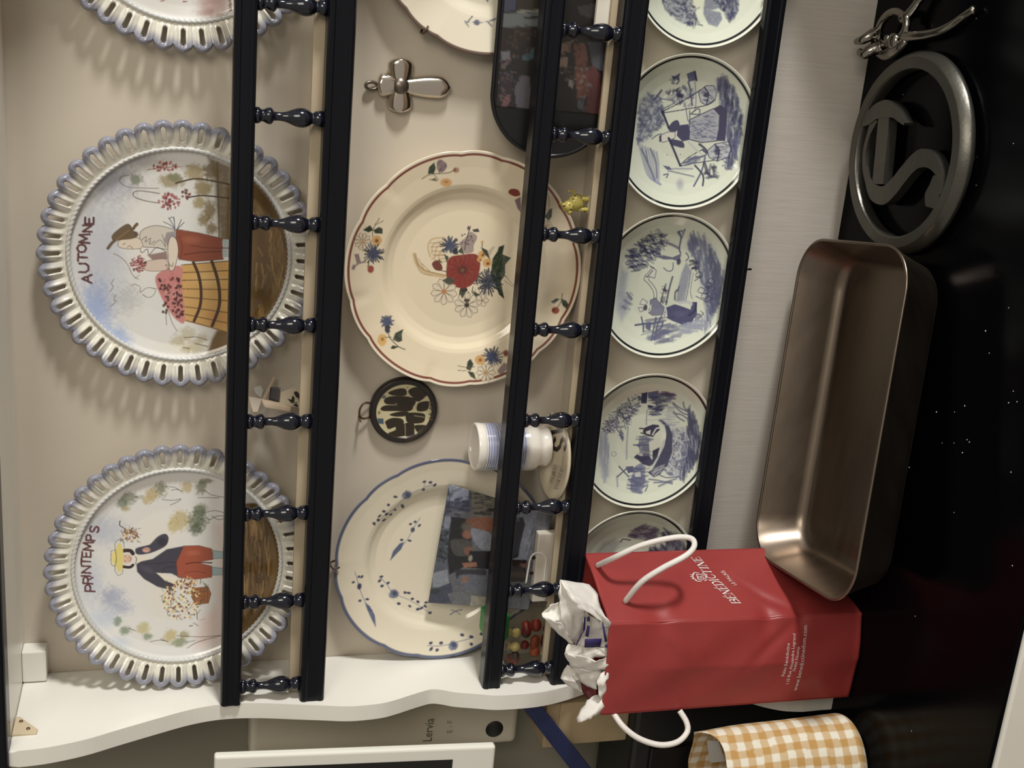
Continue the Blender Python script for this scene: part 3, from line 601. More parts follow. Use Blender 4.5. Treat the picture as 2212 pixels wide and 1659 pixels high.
def p_floral(P):
    A = zm(680, 280, 2.765); L = lambda pts, w, c, al=1.0, s=True: P.line(A(*pts), w, c, al, smooth=s)
    a1 = lambda x, y: A((x, y))[0]; k = 1 / 2.765
    G = lambda pts, c, **kk: P.poly(A(*pts), c, **kk)
    B = lambda x, y, rx, ry, c, al=1.0, soft=.5, nz=0.0: P.blob(a1(x, y), rx * k, ry * k, c, al, soft, nz)
    rim_band(P, .958, .978, (116, 52, 42), .95); rim_band(P, .978, 1.2, (222, 212, 190), .8)
    navy, dnavy, green, lil, org = (70, 76, 100), (46, 50, 62), (52, 62, 48), (122, 102, 108), (196, 148, 84)
    # bouquet
    for p in ([(690, 760), (676, 700), (700, 655), (770, 645)], [(700, 740), (706, 690), (760, 668)], [(715, 770), (730, 700), (775, 690)], [(740, 780), (750, 730), (790, 712)], [(700, 775), (740, 745), (770, 750)], [(720, 790), (760, 770), (790, 775)]): L(p, 4.2, (186, 160, 116), .75)
    L([(596, 748), (612, 800), (660, 850), (770, 876)], 9, (186, 158, 112), .8); L([(596, 742), (640, 830), (780, 872)], 2.2, (140, 112, 70), .7); L([(600, 760), (630, 850), (700, 872)], 2, (150, 122, 80), .6)
    G([(868, 680), (905, 640), (930, 610), (970, 640), (950, 690), (945, 730), (900, 740), (880, 735)], lil, al=.75, nz=.3, smooth=True); L([(895, 720), (905, 660), (930, 578)], 2.0, (80, 74, 72)); G([(940, 598), (975, 590), (985, 612), (950, 612)], (70, 66, 70)); B(918, 588, 10, 16, (80, 74, 76)); L([(1000, 700), (1000, 670)], 2, (96, 80, 60)); B(1000, 672, 12, 12, org, .8); G([(1020, 740), (1060, 700), (1078, 696), (1050, 750)], (160, 148, 140), al=.6)
    cornflower(P, a1(808, 692), 21, navy, dnavy, 1); G([(820, 720), (850, 700), (856, 745), (830, 745)], dnavy)
    leaf(P, A((1052, 850), (1062, 770), (1090, 728), (1100, 700), (1132, 688), (1122, 745), (1172, 766), (1138, 806), (1136, 870), (1112, 905), (1132, 1012), (1100, 985), (1080, 930), (1050, 900))); L([(1060, 880), (1100, 800), (1130, 700)], 1.6, (90, 96, 76), .7)
    L([(1120, 850), (1160, 900), (1190, 935)], 1.6, (120, 104, 100), .7); L([(1130, 900), (1170, 930), (1180, 940)], 1.4, (120, 104, 100), .7); L([(1110, 870), (1150, 880)], 2, (120, 104, 100), .6)
    cornflower(P, a1(1032, 912), 32, (62, 66, 80), (44, 46, 54), 2); B(1020, 860, 40, 18, (96, 100, 108), .5, .8); P.hatch(A((960, 850), (1090, 850), (1090, 980), (960, 980)), 40, 1.8, (104, 106, 112), .5, 9, 14, 1.2, 1.5)
    G([(858, 1000), (870, 940), (900, 930), (915, 960), (885, 985)], (52, 50, 44)); L([(920, 970), (912, 1005)], 2.2, (60, 54, 44)); L([(945, 940), (940, 975), (965, 990)], 2, (80, 74, 60))
    G([(802, 768), (870, 748), (962, 744), (988, 792), (976, 872), (934, 930), (872, 948), (800, 918), (784, 850)], (128, 46, 38), smooth=True, f=1.6, nz=.08)
    for t in range(14): L([(880 + 24 * math.cos(t * .45), 836 + 24 * math.sin(t * .45)), (880 + 84 * math.cos(t * .45), 838 + 88 * math.sin(t * .45))], 2.0, (100, 34, 30), .45, False)
    B(882, 838, 40, 36, (74, 36, 32), .85, .7, .2); B(882, 840, 15, 15, (110, 84, 60), .9, .6)
    for x, y, r in ((1000, 745, 30), (1030, 796, 33), (985, 775, 20)): B(x, y, r, r * .9, org, .95, .35, .15); B(x + 4, y + 4, r * .35, r * .35, (110, 66, 40), .9)
    G([(700, 800), (730, 780), (760, 812), (756, 842), (718, 836)], (108, 54, 46), smooth=True); L([(750, 840), (790, 850)], 1.8, (80, 70, 56)); G([(730, 785), (745, 775), (765, 800)], (66, 62, 48))
    daisy(P, a1(772, 968), 29, 9, (132, 116, 100), (176, 120, 70), .2); daisy(P, a1(908, 1048), 28, 9, (128, 114, 102), (60, 52, 42), .6); B(908, 1020, 22, 14, (58, 50, 40), .95, .4); daisy(P, a1(1000, 1020), 14, 5, (140, 126, 112), (140, 126, 110))
    for q in ([(760, 900), (800, 930), (840, 900), (800, 880)], [(860, 960), (900, 975), (880, 1010)], [(940, 960), (985, 985), (960, 1000)], [(770, 740), (800, 760), (790, 800)], [(990, 700), (1030, 720), (1050, 780), (1010, 740)], [(850, 730), (880, 700), (890, 745)]): leaf(P, A(*q), (66, 70, 56))
    P.spray(a1(905, 660), 16, 14, 26, 2.6, [(104, 84, 96), (140, 120, 124), (84, 72, 84)], 31, .8); P.spray(a1(1030, 905), 24, 26, 50, 2.2, [(40, 42, 52), (74, 78, 92)], 32, .8); P.spray(a1(1090, 850), 10, 34, 30, 2.4, [(36, 48, 34), (64, 74, 54)], 33, .7)
    for q in ([(690, 700), (760, 700)], [(700, 725), (775, 728)], [(705, 750), (780, 752)], [(690, 680), (750, 670)], [(715, 780), (790, 790)], [(640, 800), (690, 850)], [(620, 770), (650, 830)]): L(q, 1.8, (140, 112, 72), .7, False)
    # rim sprays
    L([(640, 292), (690, 268), (745, 262), (800, 258), (832, 240)], 1.8, (84, 78, 64)); leaf(P, A((675, 265), (682, 225), (712, 196), (722, 230), (712, 262))); G([(738, 250), (728, 200), (750, 178), (790, 210), (770, 250)], lil, nz=.3, smooth=True); L([(742, 262), (755, 225)], 1.5, (84, 74, 78)); B(845, 242, 22, 20, (158, 108, 84), .9); B(835, 240, 10, 16, (110, 74, 62), .8); B(785, 316, 40, 28, (200, 152, 92), .95, .3, .1); B(785, 312, 18, 10, (160, 108, 60), .8); G([(680, 300), (720, 288), (735, 310)], (100, 98, 72)); L([(712, 270), (740, 300)], 1.4, (90, 84, 66))
    leaf(P, A((285, 600), (330, 570), (350, 600), (320, 615))); leaf(P, A((350, 600), (385, 580), (405, 592), (404, 622), (360, 620))); L([(345, 640), (350, 590), (385, 530)], 1.6, (80, 76, 62)); L([(360, 570), (408, 545)], 1.4, (80, 76, 62)); daisy(P, a1(286, 668), 19, 10, (138, 118, 96), (190, 146, 90)); B(370, 662, 34, 34, org, .95, .3, .1); B(370, 664, 14, 14, (110, 66, 40), .9)
    cornflower(P, a1(350, 742), 24, navy, dnavy, 3); L([(325, 780), (318, 820)], 2.2, (60, 58, 48)); B(334, 834, 22, 26, (140, 56, 46), .95, .3); G([(236, 745), (262, 740), (275, 790), (250, 800)], lil, al=.9); L([(225, 830), (260, 800), (300, 790)], 4, lil, .85); B(232, 822, 12, 20, lil, .9)
    cornflower(P, a1(430, 1146), 15, (74, 82, 108), navy, 4); G([(418, 1170), (446, 1168), (450, 1210), (430, 1218), (418, 1200)], (62, 66, 76)); L([(440, 1215), (450, 1245), (500, 1295), (540, 1314)], 2.0, (70, 72, 54)); B(402, 1256, 32, 40, (204, 162, 90), .95, .25, .1); B(404, 1252, 12, 14, (130, 90, 46), .8); L([(420, 1240), (455, 1240)], 1.6, (70, 72, 54)); leaf(P, A((465, 1255), (480, 1215), (530, 1190), (520, 1220), (522, 1262), (498, 1270))); leaf(P, A((450, 1305), (465, 1288), (505, 1296), (470, 1312)))
    cornflower(P, a1(1060, 1356), 23, navy, dnavy, 5); B(986, 1376, 36, 34, org, .95, .3, .1); B(988, 1376, 13, 13, (120, 74, 44), .9); daisy(P, a1(1022, 1452), 21, 10, (140, 124, 104), (176, 130, 84)); leaf(P, A((905, 1430), (912, 1385), (930, 1368), (948, 1400), (930, 1440))); leaf(P, A((910, 1440), (950, 1450), (965, 1495), (930, 1475))); L([(855, 1410), (905, 1420), (955, 1415)], 1.4, (76, 72, 58)); L([(855, 1438), (905, 1440)], 1.4, (76, 72, 58)); B(1142, 1336, 22, 26, (118, 52, 46), .95); L([(1110, 1340), (1125, 1330)], 2, (70, 60, 50)); G([(1090, 1440), (1130, 1390), (1150, 1400), (1150, 1430), (1110, 1470)], lil, al=.85)
    L([(1478, 980), (1470, 1030), (1440, 1070)], 1.8, (80, 76, 60)); leaf(P, A((1408, 1030), (1440, 1008), (1465, 1010), (1430, 1040))); leaf(P, A((1470, 1010), (1500, 1020), (1514, 1040), (1506, 1074), (1480, 1050))); B(1437, 1080, 27, 24, (138, 60, 46), .95, .3); B(1425, 1076, 10, 16, (110, 46, 38), .7)
    G([(1156, 378), (1172, 354), (1215, 360), (1226, 392), (1190, 398)], (126, 64, 54), smooth=True); G([(1194, 420), (1230, 400), (1232, 500), (1210, 470)], lil); leaf(P, A((1370, 520), (1398, 480), (1418, 465), (1415, 520), (1398, 545))); L([(1390, 380), (1400, 440), (1390, 540)], 2, lil, .7); daisy(P, a1(1385, 575), 12, 7, (140, 124, 104), (176, 130, 84))

def cusps(t, off, amp):
    d = (np.degrees(t) - off) % 60.0
    return 1 - amp * np.minimum(1, np.exp(-np.minimum(d, 60 - d) / 6.0) + np.exp(-np.abs(d - 20.5) / 6.0))

def p_blue(P):
    A = zm(680, 860, 2.514); L = lambda pts, w, c, al=1.0, s=True: P.line(A(*pts), w, c, al, smooth=s)
    a1 = lambda x, y: A((x, y))[0]
    B = lambda x, y, rx, ry, c, al=1.0, soft=.4, nz=0.0, ang=0.0: P.blob(a1(x, y), rx / 2.514, ry / 2.514, c, al, soft, nz, ang=ang)
    rim_band(P, .972, 1.2, (70, 80, 112), .95)
    D, Mi, Li = (44, 50, 84), (78, 88, 120), (126, 132, 150)
    def sprig(dots, r=9):
        g = random.Random(3)
        for x, y in dots: B(x, y, r * g.uniform(1.25, 1.75), r * g.uniform(.85, 1.15), D, .95, .4, 0, g.uniform(-1, 1))
    def flower(x, y, r=30):
        B(x, y, r, r, Mi, .9, .35, .2); B(x + 3, y - 4, r * .55, r * .55, D, .7, .6, .3); B(x - r * .5, y + r * .3, r * .45, r * .45, (120, 128, 152), .6, .5)
    # upper right spray
    L([(320, 682), (375, 640), (440, 590), (500, 530), (560, 500), (640, 470)], 1.6, Li); L([(590, 490), (600, 455)], 1.3, Li); L([(600, 480), (650, 470)], 1.3, Li)
    flower(500, 526); sprig([(595, 454), (652, 472), (590, 497), (628, 458), (438, 536), (400, 580), (375, 615), (412, 632), (436, 606), (345, 662), (376, 662), (322, 682), (352, 640), (390, 630)]); B(476, 586, 10, 22, D, .9, .4, 0, -.5)
    # inner sprigs
    L([(572, 650), (540, 700), (500, 770), (410, 880)], 1.6, Li); P.poly(A((408, 884), (425, 830), (460, 790), (485, 780), (470, 820), (440, 850)), Mi, f=2, nz=.2); sprig([(520, 684), (568, 692), (545, 672), (472, 770), (515, 774)], 8); B(532, 715, 14, 18, D, .9, .4)
    L([(350, 968), (390, 1010), (430, 1060), (520, 1100), (628, 1168)], 1.6, Li); flower(430, 1064, 31); sprig([(362, 970), (352, 992), (398, 1004), (365, 1020), (510, 1058), (490, 1056), (456, 1116), (530, 1090), (516, 1130), (560, 1106), (560, 1146), (600, 1130), (580, 1140), (626, 1166), (605, 1110)])
    L([(735, 1176), (770, 1155), (800, 1150)], 2, Mi); L([(740, 1150), (770, 1160), (790, 1175)], 2, Mi, .8)
    # rim
    L([(218, 944), (232, 990), (245, 1040), (270, 1100), (320, 1170), (330, 1240)], 1.7, Li); P.poly(A((272, 1112), (300, 1130), (325, 1180), (330, 1244), (305, 1195), (285, 1150)), Mi, f=2, nz=.2); sprig([(209, 1000), (256, 970), (240, 970), (245, 1100), (285, 1092)], 8); B(242, 1022, 15, 22, D, .95, .4)
    L([(610, 1345), (690, 1345), (790, 1320), (860, 1300)], 1.8, Li); flower(752, 1344, 31); sprig([(630, 1330), (632, 1362), (664, 1368), (686, 1330), (850, 1296), (850, 1336), (800, 1286), (905, 1280)], 10); P.poly(A((734, 1400), (760, 1396), (762, 1416), (734, 1418)), D, f=2)

def p_brown(P):
    A = zm(740, 0, 3.352); rim_band(P, .972, 1.2, (84, 60, 50), .95); D, Li = (84, 92, 108), (140, 146, 152)
    P.line(A((880, 158), (970, 164), (1040, 158), (1120, 140)), 1.8, Li); P.blob(A((972, 164))[0], 8, 7, D, .95, .3)
    for a, b in (((905, 160), (940, 118)), ((885, 155), (912, 190)), ((1060, 155), (1118, 130)), ((1050, 158), (1080, 188))): P.line(A(a, b), 2.6, D)
    P.line(A((1150, 140), (1160, 155)), 4, D); P.line(A((1045, -10), (1050, 10)), 4, D)

DK, MD, LT = (46, 48, 80), (88, 92, 122), (140, 145, 160)
def delft_base(P):
    rim_band(P, .944, .968, (16, 16, 24), 1.0); rim_band(P, .978, 1.2, (222, 222, 208), .8)
def p_delft_top(P):
    delft_base(P); A = zm(1380, 0, 2.659)
    P.poly(A((120, -20), (160, 70), (240, 130), (300, 150), (330, 90), (300, 40), (330, -20)), MD, al=.65, f=6, nz=.5, ns=900); P.hatch(A((120, -20), (160, 70), (250, 140), (360, 165), (340, 100), (320, -20)), 90, 4, DK, .6, 1, 10, .8, 1.2)
    P.poly(A((380, -20), (370, 80), (400, 140), (450, 155), (480, 110), (470, 70), (420, 60), (480, 40), (500, 110), (540, 120), (575, 60), (570, -20)), MD, al=.8, f=4, nz=.4, ns=900); P.hatch(A((400, -20), (480, 60), (500, 120), (550, 110), (580, -10)), 60, 4, DK, .6, 2, 10, 1.2, 1.0)
    P.poly(A((300, -20), (370, -20), (360, 30), (330, 50)), (200, 202, 180), f=3)
def p_delft_maid(P):
    delft_base(P); A = zm(1260, 80, 4.147); a1 = lambda x, y: A((x, y))[0]; L = lambda pts, w, c=DK, al=.95, s=True: P.line(A(*pts), w, c, al, smooth=s); G = lambda pts, c, **k: P.poly(A(*pts), c, **k)
    tree = A((500, 560), (600, 500), (690, 540), (720, 640), (720, 780), (640, 850), (560, 930), (485, 960), (478, 850), (490, 700)); P.poly(tree, LT, al=.7, f=10, nz=.5, ns=700); P.hatch(tree, 120, 5, MD, .6, 1, 7, .5, 1.6); P.hatch(tree, 70, 4, (84, 88, 112), .6, 2, 6, .5, 1.6)
    L([(640, 560), (700, 480)], 5, MD); L([(690, 550), (820, 580), (720, 640)], 2.4, MD); G([(780, 345), (820, 350), (870, 320), (850, 390)], MD); P.spray(a1(820, 390), 10, 8, 18, 3, [MD, DK], 1, .7)
    for k in range(7): L([(500 + k * 26, 960 + k * 12), (530 + k * 24, 1080 + k * 14), (580 + k * 16, 1240 + k * 10), (690, 1320)], 5, LT, .75)
    L([(520, 1000), (600, 1180), (640, 1280)], 4, MD, .8); L([(600, 1000), (650, 1120), (660, 1260)], 4, MD, .7); L([(560, 1010), (580, 1120)], 3, MD, .7)
    P.hatch(A((740, 480), (900, 440), (1000, 470), (960, 640), (840, 600), (760, 560)), 60, 4, MD, .6, 3, 9, .3, 1.4); P.hatch(A((740, 500), (860, 460), (880, 540)), 20, 5, DK, .7, 4, 8, .3, 1.2)
    G([(925, 330), (1000, 300), (1016, 388), (945, 400)], MD, nz=.2); L([(940, 400), (960, 480), (975, 610)], 4, MD); L([(1000, 400), (1010, 560), (1000, 660)], 3, LT); L([(1000, 310), (1016, 390)], 4, DK)
    gr = A((1190, 380), (1260, 370), (1350, 470), (1430, 720), (1410, 960), (1330, 1150), (1280, 1180), (1290, 1000), (1290, 700), (1220, 560)); P.poly(gr, LT, al=.75, f=12, nz=.3); P.hatch(gr, 130, 5, MD, .7, 5, 22, 1.57, .25); P.hatch(gr, 60, 5, DK, .6, 6, 16, 1.57, .25)
    G([(1030, 490), (1100, 436), (1170, 436), (1196, 500), (1180, 562), (1100, 612), (1052, 580)], (172, 175, 180), edge=DK, ew=2); P.hatch(A((1050, 480), (1160, 450), (1170, 560), (1090, 590)), 22, 2, DK, .7, 7, 12, .2, .3); L([(1085, 450), (1120, 510), (1105, 600)], 3, DK); P.blob(a1(1098, 520), 7, 6, DK, .9, .5)
    G([(1108, 1020), (1180, 958), (1300, 936), (1322, 1000), (1300, 1072), (1200, 1112), (1130, 1082)], (172, 175, 180), edge=DK, ew=2); P.hatch(A((1160, 990), (1300, 960), (1300, 1060), (1180, 1090)), 24, 2, DK, .7, 8, 14, .1, .3); P.blob(a1(1200, 1020), 8, 12, DK, .85, .5); L([(1180, 960), (1215, 1030), (1200, 1110)], 3, DK)
    G([(950, 742), (1060, 690), (1168, 640), (1222, 700), (1214, 830), (1192, 932), (1060, 946), (948, 916)], (158, 161, 168), edge=DK, ew=2.2, nz=.1); P.hatch(A((970, 760), (1180, 670), (1190, 910), (980, 910)), 110, 1.6, MD, .8, 9, 10, .1, .5)
    G([(1165, 642), (1228, 608), (1292, 650), (1284, 800), (1272, 932), (1192, 932), (1216, 800), (1222, 700)], (64, 62, 90))
    G([(846, 792), (940, 780), (958, 850), (948, 922), (890, 936), (838, 886)], (70, 70, 98)); G([(764, 806), (800, 760), (842, 744), (862, 780), (850, 832), (800, 852), (764, 834)], (72, 72, 98), smooth=True); G([(758, 908), (830, 920), (892, 938), (902, 992), (822, 978), (780, 952)], (72, 72, 98), smooth=True)
    G([(688, 884), (756, 850), (822, 850), (824, 900), (780, 924), (712, 944), (690, 922)], (200, 200, 188), edge=(90, 92, 112), ew=1.8); L([(616, 912), (660, 880), (700, 866)], 2.4, MD); L([(690, 890), (690, 930)], 5, DK); P.blob(a1(775, 915), 4, 3, DK, .8, .5)
    L([(706, 668), (730, 720), (764, 812)], 5); L([(764, 905), (810, 1010), (868, 1152)], 5); L([(716, 664), (880, 580), (1046, 478)], 2.4); L([(716, 680), (900, 650), (1112, 608), (1180, 562)], 2.2); L([(868, 1150), (940, 1080), (1062, 1010)], 2.2); L([(872, 1156), (1000, 1130), (1172, 1104)], 2.2)
    L([(952, 660), (955, 760)], 2.5, MD); L([(920, 640), (935, 740), (950, 760)], 2, MD); L([(960, 690), (1030, 640), (1040, 690), (970, 690)], 3, DK, .8)
    L([(940, 940), (1010, 1010), (1060, 1050)], 4, (180, 182, 180)); L([(1040, 960), (1090, 1000), (1110, 1040), (1070, 1010)], 5, DK, .9)
    P.hatch(A((880, 1130), (1060, 1030), (1080, 1070), (940, 1150)), 22, 3, MD, .8, 10, 22, -.4, .2); L([(990, 1335), (1060, 1200), (1090, 1080)], 4, MD); L([(1070, 1330), (1072, 1240), (1000, 1150)], 4, DK); P.hatch(A((1080, 1200), (1190, 1130), (1200, 1260), (1100, 1260)), 30, 4, DK, .7, 11, 10, .8, 1.0); L([(1085, 1130), (1110, 1200)], 7, DK, .8)
    G([(712, 1150), (770, 1160), (800, 1190), (750, 1190)], MD); L([(760, 1200), (860, 1220), (990, 1250)], 3, MD, .8); L([(800, 1180), (980, 1180)], 3, LT); L([(720, 1236), (760, 1226), (745, 1260)], 3, MD); P.blob(a1(866, 1320), 12, 16, LT, .7, .8); P.spray(a1(1270, 1130), 6, 12, 10, 2.4, [MD], 3); P.dots(A((752, 1056), (870, 1052)), 1.5, DK)
def p_delft_girl(P):
    delft_base(P); A = zm(1260, 440, 4.147); a1 = lambda x, y: A((x, y))[0]; L = lambda pts, w, c=DK, al=.95, s=True: P.line(A(*pts), w, c, al, smooth=s); G = lambda pts, c, **k: P.poly(A(*pts), c, **k)
    fo = A((380, 470), (440, 400), (560, 300), (660, 236), (725, 260), (730, 340), (690, 440), (590, 540), (470, 610), (410, 560)); P.hatch(fo, 120, 3.4, MD, .75, 1, 15, .35, .7); P.hatch(fo, 90, 3.0, DK, .75, 2, 14, .35, .8)
    sk = A((340, 560), (400, 620), (380, 780), (430, 860), (400, 960), (345, 1050), (300, 960), (292, 820), (312, 680)); P.poly(sk, (140, 145, 162), al=.75, f=16, nz=.4, ns=300); P.hatch(A((360, 850), (440, 800), (420, 900), (360, 960)), 12, 4, MD, .6, 3, 14, .7, .3)
    wa = A((960, 280), (1080, 290), (1180, 420), (1256, 620), (1250, 760), (1190, 950), (1110, 1130), (1060, 1100), (1100, 900), (1050, 700), (1000, 480), (930, 380)); P.poly(wa, LT, al=.8, f=14, nz=.25); P.hatch(wa, 150, 4, MD, .7, 4, 26, 1.5, .3); P.hatch(A((1130, 420), (1230, 560), (1255, 700), (1190, 930), (1120, 980), (1150, 700)), 70, 5, (78, 82, 108), .7, 5, 24, 1.5, .25)
    G([(830, 880), (850, 740), (880, 620), (925, 520), (962, 600), (935, 740), (905, 880)], (142, 146, 158), nz=.25, f=4); L([(965, 600), (940, 760), (915, 880)], 2, MD); L([(985, 620), (960, 780), (975, 850)], 2, MD, .7)
    L([(742, 900), (768, 770), (800, 655)], 4.5, (92, 96, 118)); L([(690, 900), (715, 800), (740, 720)], 4, MD, .8); P.hatch(A((680, 880), (720, 720), (760, 740), (730, 890)), 20, 3, DK, .6, 6, 9, .6, .8); L([(820, 860), (825, 790), (850, 770)], 4, DK, .8); L([(840, 790), (860, 740)], 3, MD)
    G([(640, 470), (720, 462), (800, 480), (880, 445), (862, 520), (800, 500), (720, 500)], (100, 104, 128), nz=.1); P.blob(a1(855, 520), 6, 9, (62, 62, 92), .95, .4); L([(745, 350), (800, 370), (860, 402)], 6, MD, .8); L([(850, 250), (875, 300), (860, 400), (870, 440)], 4, MD); L([(910, 230), (880, 310)], 4, MD); P.spray(a1(872, 268), 7, 7, 14, 2.4, [MD, LT], 6); L([(720, 575), (760, 605), (800, 590), (805, 530)], 2.4, MD)
    L([(920, 440), (945, 480), (920, 510)], 3, MD); P.hatch(A((960, 510), (1020, 500), (1030, 590), (980, 590)), 16, 5, DK, .8, 7, 8, .5, .9); P.hatch(A((940, 340), (1010, 290), (1020, 400), (950, 420)), 20, 5, MD, .7, 8, 10, 1.2, .6)
    G([(736, 932), (820, 900), (870, 915), (960, 948), (976, 880), (1016, 880), (1020, 1000), (990, 1030), (955, 1116), (880, 1082), (800, 1052), (722, 1010)], (68, 70, 104), nz=.06); P.blob(a1(860, 985), 20, 10, (88, 92, 126), .6, .8); L([(860, 890), (930, 880), (970, 900)], 6, (176, 178, 182), .9); L([(945, 1000), (1000, 960), (1010, 890)], 5, (50, 50, 76))
    G([(598, 866), (645, 842), (690, 895), (728, 930), (712, 996), (620, 1002), (575, 970), (600, 930)], (118, 121, 140), edge=(80, 84, 106), ew=1.6); L([(730, 920), (745, 980), (730, 1016)], 4, (184, 186, 186)); P.dots(A((738, 990), (746, 1005)), 3, (190, 192, 190))
    L([(632, 856), (628, 790), (585, 720), (545, 680), (560, 636)], 1.8, (90, 94, 116)); L([(658, 850), (655, 780), (620, 720), (585, 680), (600, 650)], 1.8, (90, 94, 116)); G([(552, 650), (622, 572), (655, 600), (640, 668), (600, 655)], (196, 198, 188), edge=(90, 94, 116), ew=1.8); L([(570, 660), (620, 600)], 2, DK); L([(600, 560), (635, 580)], 2.4, DK)
    G([(505, 900), (530, 850), (575, 880), (560, 910)], (198, 198, 188), edge=(90, 94, 116), ew=1.6); P.blob(a1(556, 932), 6, 8, (60, 60, 84), .95, .4); G([(490, 930), (530, 930), (540, 960), (510, 970)], (196, 196, 186), edge=(90, 94, 116), ew=1.6); L([(575, 970), (600, 950), (605, 910)], 3, (196, 196, 186))
    G([(1000, 1000), (1040, 985), (1060, 1010), (1010, 1050)], (130, 134, 146), edge=DK, ew=1.6); L([(1050, 960), (1075, 985), (1060, 1000)], 2, DK)
    L([(466, 1088), (530, 1078), (600, 1066)], 4.5, (84, 88, 114)); L([(520, 1016), (535, 1080), (538, 1150)], 4, (84, 88, 114)); G([(560, 1065), (610, 1070), (600, 1140), (560, 1120)], (92, 96, 120)); L([(660, 1130), (700, 1110), (712, 1060)], 4, MD)
    lo = A((560, 1200), (610, 1030), (680, 1010), (740, 1080), (860, 1090), (840, 1220), (720, 1245), (620, 1235)); P.hatch(lo, 60, 5, MD, .6, 9, 32, -.15, .12); L([(640, 1220), (660, 1100), (700, 1010)], 4, (88, 92, 116)); L([(610, 1225), (640, 1080), (650, 1020)], 4, MD); P.hatch(A((880, 1100), (1060, 1030), (1110, 1060), (1000, 1150), (900, 1180)), 40, 5, LT, .8, 10, 20, 0, .2)
    for x, y in ((1060, 780), (1120, 730), (1150, 700), (1090, 830), (1150, 770), (1040, 640), (1170, 830), (1120, 860)):
        L([(x - 35, y), (x - 10, y - 30), (x + 25, y - 12), (x + 10, y + 24), (x - 30, y + 10)], 2.0, (60, 62, 88), .9)
    P.spray(a1(1135, 790), 12, 20, 34, 2.6, [(56, 58, 84), MD], 11, .8); L([(1010, 830), (1050, 850), (1100, 880)], 2.4, DK, .8); L([(1010, 660), (1050, 650), (1000, 690)], 3, DK, .7)
def p_delft_boat(P):
    delft_base(P); A = zm(1240, 780, 3.771); a1 = lambda x, y: A((x, y))[0]; L = lambda pts, w, c=DK, al=.95, s=True: P.line(A(*pts), w, c, al, smooth=s); G = lambda pts, c, **k: P.poly(A(*pts), c, **k)
    fo = A((215, 545), (300, 430), (410, 340), (520, 265), (560, 250), (550, 330), (480, 450), (425, 560), (390, 640), (350, 560), (280, 595)); P.hatch(fo, 150, 2.6, MD, .75, 1, 12, .4, 1.2); P.hatch(fo, 90, 2.4, DK, .7, 2, 10, .4, 1.2); L([(300, 500), (360, 570), (400, 640)], 2.4, MD)
    sk = A((215, 590), (270, 620), (290, 800), (290, 940), (250, 950), (205, 860), (190, 780)); P.poly(sk, LT, al=.6, f=16, nz=.5, ns=300); P.hatch(sk, 30, 4, LT, .7, 3, 34, 1.57, .15); L([(440, 540), (430, 680), (428, 800)], 4, LT, .8); L([(350, 940), (355, 1020)], 5, LT, .8)
    for k in range(9):
        t = 6.283 * k / 8; s_ = 6.283 * (k + 1) / 8; L([(325 + 19 * math.cos(t), 757 + 19 * math.sin(t)), (325 + 19 * math.cos(s_), 757 + 19 * math.sin(s_))], 1.6, LT, .9, False)
    G([(550, 262), (600, 252), (592, 345), (548, 345)], (62, 64, 88)); G([(602, 255), (690, 240), (690, 300), (640, 320), (602, 300)], MD, nz=.2); vil = A((640, 320), (690, 245), (810, 265), (800, 330), (720, 380), (640, 470), (625, 400)); P.hatch(vil, 70, 4, MD, .7, 4, 18, 0, .15); P.hatch(vil, 40, 4, DK, .6, 5, 16, 0, .15); G([(600, 355), (640, 350), (640, 380), (600, 380)], DK); L([(560, 360), (600, 350), (660, 360)], 4, (200, 202, 192)); L([(595, 400), (590, 480), (590, 520)], 3, LT)
    wa = A((930, 410), (985, 450), (1034, 640), (1015, 780), (930, 900), (860, 960), (870, 800), (900, 600), (935, 500)); P.poly(wa, (104, 108, 132), al=.9, f=6, nz=.15); P.hatch(wa, 160, 4, (64, 66, 92), .75, 6, 26, 1.5, .2); P.hatch(wa, 40, 2.4, LT, .6, 7, 20, 1.5, .2)
    wv = A((795, 540), (900, 540), (930, 640), (900, 800), (870, 960), (780, 930), (710, 870), (770, 740)); P.poly(wv, (138, 142, 156), al=.7, f=8, nz=.3); P.hatch(wv, 110, 3, MD, .75, 8, 14, 1.0, 1.4); P.hatch(wv, 60, 2.6, (190, 194, 190), .7, 9, 13, 1.0, 1.4)
    for q in ([(760, 650), (800, 630), (830, 650), (800, 680)], [(740, 760), (780, 750), (790, 800), (750, 810)], [(800, 560), (840, 530), (870, 560)], [(820, 760), (860, 740), (870, 790), (830, 800)]): L(q, 2.4, (190, 194, 190), .9)
    G([(530, 610), (610, 620), (625, 700), (610, 780), (545, 790), (525, 690)], MD, al=.7, nz=.3); P.hatch(A((535, 600), (620, 600), (620, 780), (540, 790)), 40, 4, (88, 92, 116), .6, 10, 18, 0, .15)
    G([(682, 478), (712, 474), (772, 520), (802, 600), (800, 740), (760, 850), (700, 925), (650, 948), (600, 908), (640, 880), (690, 780), (735, 690), (750, 600), (738, 525)], (64, 64, 90), f=1.6, nz=.05); L([(690, 490), (735, 540), (745, 610), (725, 700), (680, 790), (630, 885)], 3, (184, 188, 184)); L([(640, 880), (700, 760), (735, 640)], 2, (150, 154, 160), .8); P.hatch(A((640, 900), (700, 840), (740, 860), (680, 930)), 14, 3, (150, 154, 160), .7, 11, 16, -.6, .2)
    G([(610, 660), (700, 620), (715, 690), (660, 740), (615, 730)], (196, 196, 184), nz=.1); G([(640, 730), (700, 700), (680, 780), (630, 860), (640, 790)], (58, 58, 82))
